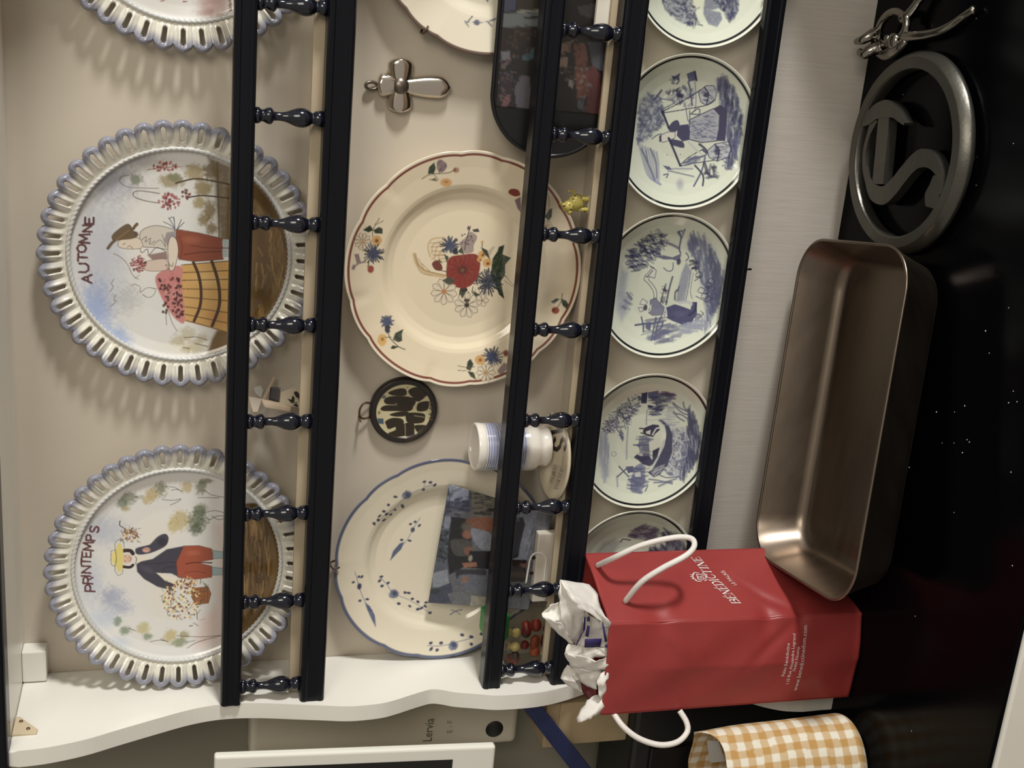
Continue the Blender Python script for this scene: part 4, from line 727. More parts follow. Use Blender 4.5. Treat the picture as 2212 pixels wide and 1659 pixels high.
    G([(560, 566), (580, 540), (640, 516), (690, 520), (700, 560), (665, 590), (640, 620), (610, 610), (565, 595)], (58, 58, 82)); G([(585, 575), (625, 560), (620, 600), (592, 600)], (196, 194, 180)); L([(535, 548), (600, 552)], 3.6, (50, 50, 72)); L([(545, 585), (610, 600)], 3, (50, 50, 72)); L([(640, 600), (670, 550), (700, 545)], 4, (190, 192, 188))
    G([(486, 786), (512, 758), (545, 775), (610, 772), (650, 820), (620, 858), (560, 842), (520, 805)], (62, 62, 88)); P.blob(a1(548, 762), 4, 4, (190, 188, 176), .9, .4); L([(485, 682), (530, 690)], 3.4, MD); G([(500, 680), (540, 670), (535, 710)], MD)
    L([(366, 858), (405, 900), (446, 944)], 3.6, (88, 92, 116)); L([(354, 942), (395, 905), (436, 868)], 3.6, (88, 92, 116)); G([(420, 860), (480, 855), (495, 900), (440, 915)], MD); G([(460, 970), (500, 855), (545, 830), (582, 860), (580, 980), (545, 1085), (462, 1062)], (124, 128, 148), nz=.25, f=3); P.hatch(A((460, 970), (500, 870), (580, 870), (575, 990), (540, 1080), (465, 1060)), 50, 4, MD, .7, 12, 18, .1, .3); G([(495, 910), (540, 900), (545, 940), (500, 945)], (180, 182, 180))
    for q in ([(610, 962), (700, 975), (800, 1000)], [(650, 990), (740, 985), (830, 960)], [(690, 1020), (760, 990), (800, 985)], [(560, 1030), (600, 1010), (580, 1060)], [(700, 930), (760, 950), (860, 940)], [(805, 335), (860, 380), (950, 425)], [(805, 350), (880, 420), (940, 440)], [(810, 425), (880, 440), (935, 480)], [(890, 335), (900, 380), (940, 420)], [(810, 410), (850, 460), (900, 490)]): L(q, 3.4, MD, .85)
    P.hatch(A((600, 480), (720, 480), (780, 350), (830, 420), (800, 560), (760, 500)), 34, 2, LT, .7, 13, 22, 0, .2)
def p_delft_low(P):
    delft_base(P); A = zm(1240, 780, 3.771); a1 = lambda x, y: A((x, y))[0]
    t1 = A((430, 1430), (480, 1370), (560, 1335), (660, 1350), (690, 1420), (650, 1490), (570, 1460), (500, 1450)); P.poly(t1, (122, 112, 132), al=.8, f=6, nz=.4); P.hatch(t1, 60, 4, (84, 78, 104), .7, 1, 14, 0, .4)
    t2 = A((700, 1400), (760, 1375), (860, 1440), (920, 1540), (880, 1640), (620, 1640), (580, 1560), (640, 1530), (760, 1500)); P.poly(t2, (110, 108, 130), al=.8, f=8, nz=.35); P.hatch(t2, 80, 4, (70, 68, 94), .7, 2, 18, 1.2, .5)
    P.poly(A((180, 1560), (240, 1480), (330, 1450), (380, 1470), (330, 1560), (260, 1640)), (128, 128, 134), al=.6, f=14, nz=.4); P.line(A((380, 1475), (400, 1450), (460, 1460)), 3, (80, 76, 98)); P.hatch(A((620, 1540), (700, 1520), (700, 1600), (600, 1600)), 30, 4, (58, 56, 80), .8, 3, 12, .5, .8)
# ------------------------------------------------------------------ plates on the dresser
GF = 'painted faience season plates'
fa, fa_parts = faience('AUTOMNE faience plate with a grape picker beside a wooden vat', -0.2370, 0.0605, 0.0770, p_automne)
faience('PRINTEMPS faience plate with a flower seller in a yellow hat', -0.5535, 0.0605, 0.0615, p_printemps, yaw=0.115, share=fa_parts)
faience('pierced faience plate with pink ground, cut off by the frame edge', 0.0785, 0.0605, 0.0770, p_third, share=fa_parts, nr=90, nt=352)
fl_n = interp([(0, .0058), (.060, .0060), (.072, .0072), (.078, .0095), (.083, .0128), (.087, .0143), (.105, .0172), (.1212, .0205)])
table_plate('flower_plate', 'cream scalloped plate with a poppy bouquet and red brown rim line', 'wall plates on the lower shelf', -0.2415, -0.2150, 0.1222, 0.0768, fl_n, p_floral,
            outline=lambda t: cusps(t, -14, .020), relief=lambda r, t: -0.0011 * np.exp(-(((np.degrees(t) + 14 + 30) % 60 - 30) / 3.5) ** 2) * sst(.74, .95, r), base=(214, 200, 172), nr=150, nt=720)
bl_root, bl_fr = table_plate('flower_plate', 'white scalloped plate with blue sprigs and blue rim, wire hanger on top', 'wall plates on the lower shelf', -0.5610, -0.2150, 0.1190, 0.0768, fl_n, p_blue,
            outline=lambda t: cusps(t, 29, .020), base=(212, 203, 182), nr=140, nt=660, gain_px=470)
br_n = interp([(0, .0058), (.052, .0060), (.066, .0075), (.073, .0120), (.078, .0140), (.095, .0170), (.112, .0200)])
bn_root, bn_fr = table_plate('flower_plate', 'off white scalloped plate with brown rim, cut off behind the black tray', 'wall plates on the lower shelf', 0.0815, -0.2165, 0.1125, 0.0768, br_n, p_brown,
            outline=lambda t: cusps(t, 14, .022), base=(210, 202, 182), nr=90, nt=480)
M_WIRE = mat('rusty_wire', (0.13, 0.075, 0.045, 1), 0.45, 0.6)
def hanger(root, fr, ang, R):
    q = lambda r, n: fr.base + fr.m @ np.array([r * math.cos(ang), -n, R + r * math.sin(ang)])
    w = tube('wire_hanger', [q(R * .70, -.0012), q(R * .9, -.001), q(R * 1.012, .008), q(R * 1.014, .0185), q(R * 1.004, .0235), q(R * .965, .0230), q(R * .945, .0212)], 0.0011, M_WIRE, None, 8)
    me = w.data; inv = Matrix(fr.rot).transposed(); 
    for v in me.vertices: v.co = inv @ (Vector(v.co) + w.location - Vector(fr.base))
    w.location = (0, 0, 0); w.parent = root
hanger(bl_root, bl_fr, math.radians(91), 0.1190); hanger(bn_root, bn_fr, math.radians(148), 0.1125)

de_n = interp([(0, .0030), (.028, .0033), (.042, .0048), (.054, .0076), (.065, .0116), (.073, .0156), (.0787, .0190)])
GD = 'blue and white plates in the bottom row'
for nm, x, pa in (('blue and white plate with leafy trees at the frame edge, farthest from red bag', 0.0722, p_delft_top), ('blue and white plate of a milkmaid carrying two pails on a yoke', -0.0905, p_delft_maid),
                  ('blue and white plate of a waving girl in a dark skirt', -0.2512, p_delft_girl), ('blue and white plate of a fisherman in a rowing boat', -0.4265, p_delft_boat), ('blue and white plate half hidden behind the red bag', -0.5870, p_delft_low)):
    table_plate('delft_plate', nm, GD, x, -0.4366, 0.0787, 0.0772, de_n, pa, base=(196, 201, 184), nr=110, nt=540, matl=M_DELFT, gain_px=325)

# ------------------------------------------------------------------ small things on the wall
M_SILVER = mat('polished_silver', (0.70, 0.64, 0.56, 1), 0.16, 1.0, bump=0.15, bscale=120)
M_DARKSIL = mat('tarnished_silver', (0.20, 0.17, 0.14, 1), 0.35, 0.9)
CR = thing('wall_cross', 'small polished silver cross hanging on the wall', 'cross', (-0.066, WALLY, -0.190))
def arm(c, du, L, w, d, name):
    """puffed lobe from centre c along du"""
    bm = bmesh.new(); n = 28; k = 16; rows = []
    px = (-du[1], du[0])
    for i in range(n + 1):
        t = i / n; ww = w * (0.62 + 0.48 * math.sin(min(1, t * 1.15) * math.pi * .62)) * (math.sqrt(max(0, 1 - ((t - .78) / .22) ** 2)) if t > .78 else 1)
        ww = max(ww, 0.0003); row = []
        for j in range(k):
            a = 2 * math.pi * j / k; o = math.cos(a) * ww; h = math.sin(a) * d * (0.75 + .25 * ww / w) * (1 if math.sin(a) > 0 else .3)
            row.append(bm.verts.new((c[0] + du[0] * L * t + px[0] * o, WALLY - 0.004 - h, c[1] + du[1] * L * t + px[1] * o)))
        rows.append(row)
    for i in range(n):
        for j in range(k): bm.faces.new([rows[i][j], rows[i][(j + 1) % k], rows[i + 1][(j + 1) % k], rows[i + 1][j]])
    bm.faces.new(rows[0]); bm.faces.new(rows[-1][::-1])
    return bm_obj(name, bm, M_SILVER, CR, True)
cc = (-0.0655, -0.1405); dn = (0.03, -1.0); up = (-0.02, 1.0); rt = (1.0, 0.03); lf = (-1.0, -.03)
arm(cc, dn, 0.0485, 0.0098, 0.0065, 'cross_arm'); arm(cc, up, 0.0225, 0.0100, 0.0065, 'cross_arm'); arm(cc, rt, 0.0255, 0.0112, 0.0062, 'cross_arm'); arm(cc, lf, 0.0250, 0.0112, 0.0062, 'cross_arm')
v, f = lathe_geo([(.0001, .0115), (.004, .0110), (.0075, .009), (.0090, .006), (.0092, 0), (.0001, 0)], 22)
mobj('cross_boss', [(cc[0] + a, WALLY - 0.001 - c, cc[1] + b) for a, b, c in v], f, M_DARKSIL, CR, True)
tube('hanging_ring', [(cc[0] - .002 + .0052 * math.cos(t) * .7, WALLY - .004 - .0015 * math.sin(t), cc[1] + .0275 + .0058 * math.sin(t)) for t in np.linspace(0, 6.283, 15)[:-1]], 0.0016, M_DARKSIL, CR, 8, True)

# round plaque
PQ = thing('round_plaque', 'round black rimmed plaque with dark figures hanging between two plates', 'plaque', (-0.394, WALLY, -0.2))
pr = 0.0357; pcx, pcz = -0.3940, -0.1641
def p_plaque(P):
    A = zm(760, 780, 5.925); r = np.hypot(P.a, P.b) / pr; w = sst(.80, .825, r); P.c[:] = P.c * (1 - w[:, None]) + pc((34, 28, 27)) * w[:, None]
    for q in ([(470, 400), (600, 352), (690, 360), (692, 440), (520, 440)], [(720, 390), (790, 338), (930, 338), (985, 400), (940, 462), (850, 522), (780, 470)], [(412, 500), (480, 455), (650, 448), (780, 470), (822, 522), (760, 602), (640, 592), (560, 562), (440, 552)], [(368, 606), (440, 566), (640, 570), (780, 582), (740, 642), (560, 642), (400, 640)], [(482, 686), (600, 650), (720, 650), (700, 702), (560, 712)],
              [(690, 690), (740, 660), (912, 670), (940, 722), (900, 792), (720, 792)], [(848, 542), (960, 512), (992, 540), (960, 632), (838, 640)], [(430, 772), (520, 728), (640, 740), (662, 800), (560, 842), (470, 872), (440, 822)], [(468, 922), (560, 880), (560, 820), (672, 800), (692, 880), (692, 952), (560, 972), (480, 952)], [(680, 800), (792, 800), (802, 900), (802, 1012), (690, 1032), (680, 900)], [(810, 822), (982, 826), (960, 882), (880, 932), (830, 902)]):
        P.poly(A(*q), (44, 36, 26), smooth=True, f=1.2)
    P.poly(A((325, 735), (405, 735), (410, 810), (340, 800)), (62, 82, 96)); P.blob(A((412, 462))[0], 6, 5, (66, 84, 98), .9); P.blob(A((350, 662))[0], 4, 5, (120, 108, 60), .9); P.blob(A((715, 340))[0], 2, 2, (60, 50, 40)); P.blob(A((825, 950))[0], 2, 2, (60, 50, 40))
    for y in (520, 560, 600, 680, 730): P.line(A((985, y), (1030, y + 16)), 2.2, (70, 56, 44), .9); P.line(A((1005, y - 14), (1008, y + 22)), 1.8, (70, 56, 44), .9)
    for q in ([(560, 545), (580, 550)], [(680, 800), (690, 980)], [(700, 420), (740, 450)], [(800, 700), (930, 720)]): P.line(A(*q), 2, (150, 138, 108), .7)
frp = PlateFrame(pcx, pcz, pr, WALLY - .001)
r, t, F = disc_grid(pr, 70, 200); a = r * np.cos(t); b = r * np.sin(t)
nq = .0052 + .0022 * sst(.80, .84, r / pr) - .002 * sst(.96, 1, r / pr)
PP = Paint(a, b, pc((186, 176, 138)), frp.mapper(lambda q: .0055), 2 * pr / 148.0); p_plaque(PP)
V = np.stack([pcx + a, WALLY - .001 - nq, pcz + b], -1); Vb = np.stack([pcx + a[-200:], np.full(200, WALLY - .0005), pcz + b[-200:]], -1); j = np.arange(200); s0 = len(V) - 200
F2 = np.stack([s0 + j, s0 + (j + 1) % 200, len(V) + (j + 1) % 200, len(V) + j], -1)
mobj('disc', np.vstack([V, Vb]), np.vstack([F, F2])[:, ::-1].copy(), paint_mat('plaque_enamel', 0.3, 0.1), PQ, True, cols=np.vstack([PP.c, np.tile(pc((34, 28, 27)), (200, 1))]))
tube('hanging_ring', smooth_path([(pcx + .0075, WALLY - .003, pcz + pr - .001), (pcx + .0085, WALLY - .006, pcz + pr + .006), (pcx + .003, WALLY - .008, pcz + pr + .0105), (pcx - .005, WALLY - .008, pcz + pr + .0105), (pcx - .0085, WALLY - .006, pcz + pr + .006), (pcx - .0075, WALLY - .003, pcz + pr - .001)], 6), 0.0011, M_WIRE, PQ, 8)
tag(tube('picture_nail', [(pcx - .008, WALLY + .004, pcz + pr + .0098), (pcx - .008, WALLY - .015, pcz + pr + .0106)], 0.0011, M_WIRE, None, 8), 'thin rusty nail above the round plaque', 'nail')

# ------------------------------------------------------------------ cards and pictures with printed fronts
def proj_px(P):
    d = (np.asarray(P) - CAM) @ RC; return 1106 - FPX * d[2] / d[1], 829.5 - FPX * d[0] / d[1]
def card(name, label, cat, TL, TR, BR, BL, base, painter, m, n=(60, 60), thick=0.0008, parent=None, group=None):
    TL, TR, BR, BL = [np.array(q, float) for q in (TL, TR, BR, BL)]
    nu, nv = n; s, t = np.meshgrid(np.linspace(0, 1, nu + 1), np.linspace(0, 1, nv + 1), indexing='ij'); s = s.ravel()[:, None]; t = t.ravel()[:, None]
    V = (BL * (1 - s) + BR * s) * (1 - t) + (TL * (1 - s) + TR * s) * t
    o = (TL + TR + BR + BL) / 4; ex = TR - TL; ex /= np.linalg.norm(ex); nn = np.cross(ex, TL - BL); nn /= np.linalg.norm(nn); ez = np.cross(nn, ex)
    a = (V - o) @ ex; b = (V - o) @ ez
    def mp(u, v):
        d = ray(u, v); k = ((o - CAM) @ nn) / (d @ nn); P = CAM + k * d - o; return np.array([P @ ex, P @ ez])
    p1 = np.array(proj_px(TL)); p2 = np.array(proj_px(TR)); px = np.linalg.norm(TR - TL) / np.linalg.norm(p1 - p2)
    P = Paint(a, b, pc(base), mp, px)
    if painter: painter(P)
    i, j = np.meshgrid(np.arange(nu), np.arange(nv), indexing='ij'); w = nv + 1
    F = np.stack([i * w + j, (i + 1) * w + j, (i + 1) * w + j + 1, i * w + j + 1], -1).reshape(-1, 4)
    ob = mobj(name, V, F, m, parent, True, cols=P.c)
    md = ob.modifiers.new('thickness', 'SOLIDIFY'); md.thickness = thick; md.offset = -1
    if parent is None: tag(ob, label, cat, group)
    return ob
M_PHOTO = paint_mat('photo_print', 0.22, 0.2); M_CARD = paint_mat('card_print', 0.5, 0.0); M_TRAY = paint_mat('lacquer_print', 0.25, 0.25)
def p_photo(P):
    A = zm(680, 860, 2.514); Z = zm(1000, 1000, 6.38); G = lambda pts, c, **k: P.poly(A(*pts), c, **k); a1 = lambda x, y: A((x, y))[0]
    G([(720, 460), (990, 470), (990, 640), (780, 600), (700, 640)], (92, 96, 124)); G([(725, 470), (840, 480), (830, 560), (720, 560)], (150, 158, 184)); P.hatch(A((720, 470), (840, 490), (830, 640), (710, 640)), 26, 5, (50, 54, 84), .8, 1, 12, 0, .3)
    G([(850, 500), (1000, 510), (990, 660), (850, 640)], (128, 122, 108)); P.hatch(A((860, 510), (1000, 520), (990, 640), (860, 630)), 30, 4, (40, 40, 40), .8, 2, 20, 0, .15)
    G([(680, 640), (770, 640), (760, 740), (670, 720)], (140, 150, 172)); G([(655, 720), (760, 700), (740, 940), (640, 980)], (96, 104, 124), nz=.2); P.spray(a1(690, 790), 16, 40, 60, 4, [(52, 58, 64), (70, 78, 88)], 3); G([(640, 950), (720, 930), (730, 1010), (640, 1040)], (150, 158, 176)); G([(612, 1050), (740, 1000), (760, 1110), (615, 1118)], (78, 84, 108)); P.blob(a1(650, 1045), 14, 10, (64, 70, 76), .8)
    G([(740, 640), (860, 660), (840, 900), (730, 960), (720, 860)], (44, 44, 48)); G([(820, 660), (960, 650), (970, 720), (870, 720)], (160, 92, 58), smooth=True); P.blob(a1(830, 700), 15, 12, (120, 106, 96), .9); P.blob(a1(830, 740), 13, 12, (164, 104, 78), 1); G([(850, 710), (960, 740), (950, 830), (880, 800)], (146, 152, 172), smooth=True)
    G([(740, 770), (850, 780), (840, 850), (760, 850)], (84, 84, 80), smooth=True); P.blob(a1(835, 830), 12, 12, (150, 96, 76), 1); G([(840, 830), (960, 830), (950, 930), (820, 920)], (34, 34, 44)); P.blob(a1(845, 870), 5, 9, (170, 160, 140), 1); G([(800, 895), (880, 890), (880, 915), (810, 920)], (176, 108, 74)); G([(760, 930), (930, 930), (930, 960), (770, 980)], (60, 60, 72))
    G([(790, 960), (920, 970), (915, 1060), (850, 1060), (790, 1010)], (112, 118, 136), smooth=True); P.blob(a1(815, 985), 11, 9, (158, 108, 88), .9); G([(720, 1060), (850, 1040), (930, 1080), (900, 1150), (800, 1160), (740, 1110)], (120, 122, 128), nz=.3); G([(850, 1070), (930, 1080), (925, 1150), (840, 1150)], (176, 170, 150)); P.line(A((720, 470), (730, 560), (690, 700), (610, 1110)), 2, (60, 62, 80))
    G2 = lambda pts, c, **k: P.poly(Z(*pts), c, **k)
    G2([(700, 640), (1040, 640), (880, 1330), (700, 1330)], (128, 134, 152)); G2([(690, 760), (830, 750), (860, 860), (820, 1000), (760, 1300), (660, 1330), (660, 900)], (30, 32, 46)); G2([(720, 760), (770, 750), (790, 810), (720, 820)], (70, 84, 104)); G2([(860, 1200), (960, 980), (1000, 700), (960, 900), (860, 1250)], (86, 88, 92)); G2([(620, 1330), (880, 1340), (860, 1640), (620, 1640)], (44, 30, 24)); G2([(780, 1390), (890, 1380), (880, 1450), (810, 1440)], (120, 78, 64)); G2([(640, 1500), (870, 1500), (860, 1580), (640, 1580)], (74, 50, 36))
TLp, TRp, BRp, BLp = at(925, 1302, 1, .058), at(970, 1046, 1, .058), at(1163, 1104, 1, .036), at(1112, 1316, 1, .036)
BRp = BRp + (BRp - TRp) * 0.16; BLp = BLp + (BLp - TLp) * 0.16
_pp = p_photo
def p_photo(P):
    _pp(P); n_ = fbm(P.a, P.b, 420)[:, None]; g_ = P.c @ np.array([.3, .6, .1]); P.c[:] = (P.c * .75 + g_[:, None] * .25) * (.42 + .36 * n_)
card('group_photo', 'colour snapshot of people outdoors leaning on the blue sprig plate', 'photo', TLp, TRp, BRp, BLp, (110, 112, 122), p_photo, M_PHOTO, (130, 110), 0.0006)

# black stadium shaped tray with a printed picture
def p_tray(P):
    A = zm(740, 0, 3.352); Z = zm(1080, 0, 4.147); G = lambda pts, c, **k: P.poly(A(*pts), c, **k); H = lambda pts, c, **k: P.poly(Z(*pts), c, **k)
    G([(1150, -60), (1420, -60), (1420, 790), (1135, 800), (1130, 500)], (44, 40, 40), nz=.3); G([(1165, 95), (1420, 95), (1420, 190), (1160, 200)], (104, 110, 112), f=3); G([(1170, -20), (1255, -20), (1250, 80), (1170, 80)], (66, 70, 96)); G([(1265, -20), (1420, -20), (1420, 80), (1265, 85)], (56, 50, 38), nz=.4); G([(1310, 120), (1420, 118), (1420, 136), (1310, 132)], (40, 40, 40)); G([(1260, 75), (1420, 70), (1420, 90), (1260, 92)], (130, 128, 112))
    G([(1160, 200), (1420, 200), (1400, 300), (1150, 360)], (52, 40, 36), nz=.3); G([(1148, 372), (1215, 370), (1210, 430), (1150, 440)], (112, 110, 120), f=3); G([(1150, 480), (1230, 400), (1225, 430), (1155, 520)], (104, 84, 84)); G([(1300, 410), (1390, 340), (1380, 430), (1300, 440)], (66, 96, 108)); G([(1245, 640), (1280, 560), (1300, 540), (1360, 560), (1350, 800), (1260, 800)], (98, 94, 106), nz=.2); G([(1140, 790), (1190, 680), (1225, 690), (1180, 800)], (134, 84, 86)); G([(1145, 540), (1235, 520), (1225, 660), (1150, 700)], (58, 50, 54), nz=.4)
    P.spray(A((1190, 560))[0], 26, 60, 70, 4, [(92, 84, 92), (44, 40, 44), (110, 78, 74), (36, 36, 40), (70, 74, 92)], 5, .8); P.spray(A((1300, 300))[0], 34, 40, 50, 4, [(60, 46, 40), (40, 34, 32), (84, 66, 54)], 6, .7)
    H([(500, -40), (930, -40), (930, 1050), (490, 1050)], (38, 32, 30), nz=.3); H([(690, 60), (900, 20), (900, 190), (720, 130)], (72, 76, 76), nz=.4); H([(530, 380), (640, 380), (620, 470), (530, 470)], (120, 86, 62), nz=.3); H([(540, 500), (610, 510), (600, 610), (510, 600)], (126, 98, 78), nz=.2); H([(790, 380), (940, 380), (930, 640), (830, 600)], (84, 86, 96)); H([(660, 400), (760, 380), (790, 520), (760, 640), (690, 660)], (104, 60, 44), nz=.3); H([(680, 640), (840, 620), (840, 760), (800, 860), (690, 890)], (112, 60, 42), nz=.35); H([(780, 600), (840, 590), (900, 660), (900, 1030), (760, 1000), (800, 800)], (104, 44, 44), nz=.2); H([(690, 900), (760, 880), (750, 990), (700, 980)], (84, 88, 100)); H([(500, 660), (560, 640), (650, 820), (640, 1020), (500, 1030)], (30, 26, 24)); H([(620, 720), (660, 710), (650, 790), (610, 770)], (120, 108, 110))
    P.spray(Z((640, 560))[0], 24, 60, 60, 4, [(96, 64, 46), (56, 44, 38), (120, 96, 80), (44, 36, 34)], 7, .7); P.spray(Z((760, 760))[0], 16, 50, 50, 4, [(130, 74, 52), (84, 44, 36), (60, 40, 40), (120, 120, 130)], 8, .7); P.line(Z((512, 680), (490, 850), (482, 1000)), 2, (130, 130, 132))
_pt = p_tray
def p_tray(P):
    _pt(P); g_ = P.c @ np.array([.3, .6, .1]); P.c[:] = (P.c * .75 + g_[:, None] * .25) * .62
tx0, tz0, tz1 = -0.1195, -0.3376, -0.2255; tr = (tz1 - tz0) / 2
nth = 48; out = []
for k in range(nth + 1):
    t = math.pi / 2 + math.pi * k / nth; out.append((tx0 + tr + tr * math.cos(t), (tz0 + tz1) / 2 + tr * math.sin(t)))
for k in range(nth + 1):
    t = -math.pi / 2 + math.pi * k / nth; out.append((0.1485 + tr * math.cos(t), (tz0 + tz1) / 2 + tr * math.sin(t)))
TRY = thing('picture_tray', 'black rounded tray with a dark street picture leaning behind the lower gallery', 'tray', (0.03, 0.05, tz0))
ty = lambda z: 0.0515 - 0.022 * (tz1 - z) / (tz1 - tz0)
bm = bmesh.new(); fv = [bm.verts.new((x, ty(z) - .004, z)) for x, z in out]; bv = [bm.verts.new((x, ty(z) + .002, z)) for x, z in out]; bm.faces.new(fv[::-1]); bm.faces.new(bv)
for i in range(len(fv)): bm.faces.new([fv[i], fv[(i + 1) % len(fv)], bv[(i + 1) % len(bv)], bv[i]])
bm_obj('tray_body', bm, mat('black_lacquer', (0.008, 0.008, 0.009, 1), 0.25), TRY)
tube('tray_lip', [(x, ty(z) - .004, z) for x, z in out], 0.0022, mat('black_lip', (0.010, 0.010, 0.011, 1), 0.2), TRY, 8, True)
card('printed_picture', '', '', (-.0765, ty(-.229) - .0046, -.229), (.16, ty(-.229) - .0046, -.229), (.16, ty(-.332) - .0046, -.332), (-.0765, ty(-.332) - .0046, -.332), (40, 36, 36), p_tray, M_TRAY, (150, 70), 0.0004, TRY)

# white booklets beside the tray
for k, (x0, yy, h, lab) in enumerate(((0.002, .0205, .024, 'thin white booklet standing in front of the black tray, nearer the wall'), (0.006, .0155, .027, 'thin white booklet in front of the black tray, nearer the spindles'))):
    B_ = thing('booklet', lab, 'booklet', (x0 + .05, yy, -.3376), 'white booklets by the tray')
    mw = mat('booklet_paper', (0.74, 0.70, 0.62, 1), 0.6); box('cover', x0, x0 + .11, yy, yy + .0008, -.3376, -.3376 + h, mw, B_); box('cover', x0, x0 + .11, yy + .0034, yy + .0042, -.3376, -.3376 + h, mw, B_); box('pages', x0 + .0008, x0 + .108, yy + .0009, yy + .0033, -.3376, -.3376 + h - .001, mat('page_paper', (0.66, 0.60, 0.48, 1), 0.8), B_)

# folded cards on the upper shelf
M_TANC = mat('tan_card', (0.42, 0.32, 0.22, 1), 0.6, noise=.1)
FC = thing('greeting_card', 'small folded card with a black silhouette behind the upper spindles', 'card', tuple(at(620, 860, 1, .04) * np.array([1, 1, 0]) + np.array([0, 0, -.0681])))
Zc = zm(460, 800, 4.147)
def quad(pts, ys): return [at(u, v, 1, y) for (u, v), y in zip(Zc(*pts), ys)]
def p_sil(P):
    P.poly(Zc((735, 200), (765, 188), (785, 210), (780, 250), (750, 240)), (22, 20, 20), smooth=True); P.poly(Zc((660, 255), (700, 262), (715, 225), (735, 245), (722, 290), (690, 285)), (22, 20, 20)); P.poly(Zc((770, 250), (790, 240), (792, 330), (768, 330)), (24, 22, 22)); P.poly(Zc((705, 310), (740, 295), (760, 320), (740, 332)), (30, 28, 28)); P.line(Zc((690, 290), (750, 290)), 2, (60, 56, 52)); P.line(Zc((600, 185), (660, 165), (790, 130)), 1.2, (70, 62, 54))
tl, tr_, br_, bl_ = quad([(596, 302), (604, 196), (815, 128), (815, 345)], [.052, .055, .030, .034])
card('card_leaf', '', '', tl, tr_, br_, bl_, (168, 156, 134), p_sil, M_CARD, (50, 60), .0006, FC)
tl, tr_, br_, bl_ = quad([(500, 262), (515, 150), (604, 152), (588, 292)], [.058, .060, .055, .052]); card('dark_leaf', '', '', tl, tr_, br_, bl_, (58, 54, 52), None, M_CARD, (6, 6), .0006, FC)
def strip(name, pts, ys, par, m=M_TANC):
    q = quad(pts, ys); n = len(q); V = q + [p + np.array([0, .0025, 0]) for p in q]
    mobj(name, V, [list(range(n))[::-1], list(range(n, 2 * n))] + [[i, (i + 1) % n, n + (i + 1) % n, n + i] for i in range(n)], m, par)
strip('card_frame', [(438, 262), (540, 55), (556, 66), (462, 270)], [.056, .06, .06, .056], FC); strip('card_frame', [(438, 262), (600, 296), (700, 330), (690, 372), (470, 330), (440, 300)], [.050, .046, .040, .036, .044, .048], FC)
strip('card_flap', [(320, 240), (440, 255), (400, 372), (360, 372), (316, 300)], [.062, .06, .052, .052, .06], FC, mat('pale_card', (0.45, 0.37, 0.28, 1), 0.6)); strip('card_flap', [(370, 160), (430, 140), (450, 180), (428, 245), (380, 200)], [.064, .064, .062, .06, .062], FC, mat('grey_card', (0.40, 0.37, 0.32, 1), 0.6))
# ------------------------------------------------------------------ striped cup and its saucer
M_CUP = paint_mat('cup_glaze', 0.12, 0.5)
CX, CY = -0.4240, 0.0440; cz0 = -0.3165
prof = [(.0001, 0), (.0165, 0), (.0205, .0015), (.0218, .005), (.0212, .0085), (.0205, .0105), (.0222, .0135), (.0252, .0175), (.0262, .0220), (.0260, .0270), (.0250, .0310)]
prof += [(.0247 + .0003 * math.sin(k), .031 + .0425 * k / 120) for k in range(1, 121)]
prof += [(.0250, .0755), (.0253, .0785), (.0250, .0808), (.0240, .0820), (.0228, .0812), (.0222, .0780), (.0220, .060), (.0218, .035), (.0190, .026), (.0001, .024)]
v, f = lathe_geo(prof, 64, CX, CY); v = np.array(v); v[:, 2] += cz0
zz = v[:, 2] - cz0; rr = np.hypot(v[:, 0] - CX, v[:, 1] - CY)
C = np.tile(pc((214, 208, 198)), (len(v), 1)); w = (sst(.029, .032, zz) * (1 - sst(.071, .074, zz)) * (rr > .0235)) * (0.45 + 0.5 * (np.sin(zz * 2 * np.pi / .0026) > -.2)); C = C * (1 - w[:, None]) + pc((122, 132, 172)) * w[:, None]
CUP = thing('egg_cup', 'white cup with fine blue bands standing on the lettered saucer', 'cup', (CX, CY, cz0))
mobj('bowl', v, f, M_CUP, CUP, True, cols=C)
SA_c = np.array([-0.4310, 0.0300, -0.3205]); SAx, SAy = 0.0475, 0.0365; tilt = 0.17
ey = np.array([0, math.cos(tilt), math.sin(tilt)]); ez_ = np.array([0, -math.sin(tilt), math.cos(tilt)])
r, t, F = disc_grid(1.0, 60, 260); a = r * SAx * np.cos(t); b = r * SAy * np.sin(t)
h = .0034 * sst(.35, 1.0, r) - .0010 * sst(.94, 1, r)
def mp_s(u, v):
    d = ray(u, v); o = CAM - SA_c - ez_ * .0020; k = -(o @ ez_) / (d @ ez_); P = o + k * d; return np.array([P[0], P @ ey])
P = Paint(a, b, pc((196, 184, 160)), mp_s, 0.0005)
Zs = zm(1020, 800, 4.147)
letter(P, 'S', Zs((848, 712))[0], (0, -26), (-34, 2), 10, (28, 22, 20)); letter(P, 'V', Zs((800, 585))[0], (6, -24), (-26, -6), 9, (28, 22, 20)); letter(P, 'P', Zs((800, 400))[0], (-5, -20), (-22, 4), 8, (28, 22, 20))
for i, ch in enumerate('DIGESTIF'): letter(P, ch, Zs((770 + i * 6, 1062 - i * 24))[0], (.6, -4.6), (-9, -1.5), 1.5, (90, 74, 58), .85)
for i, ch in enumerate('PRUMENT'): letter(P, ch, Zs((718 + i * 4, 1010 - i * 24))[0], (.6, -4.6), (-7.5, -1.5), 1.3, (100, 84, 66), .8)
V = SA_c + a[:, None] * np.array([1, 0, 0]) + b[:, None] * ey + h[:, None] * ez_; n0 = len(V); j = np.arange(260)
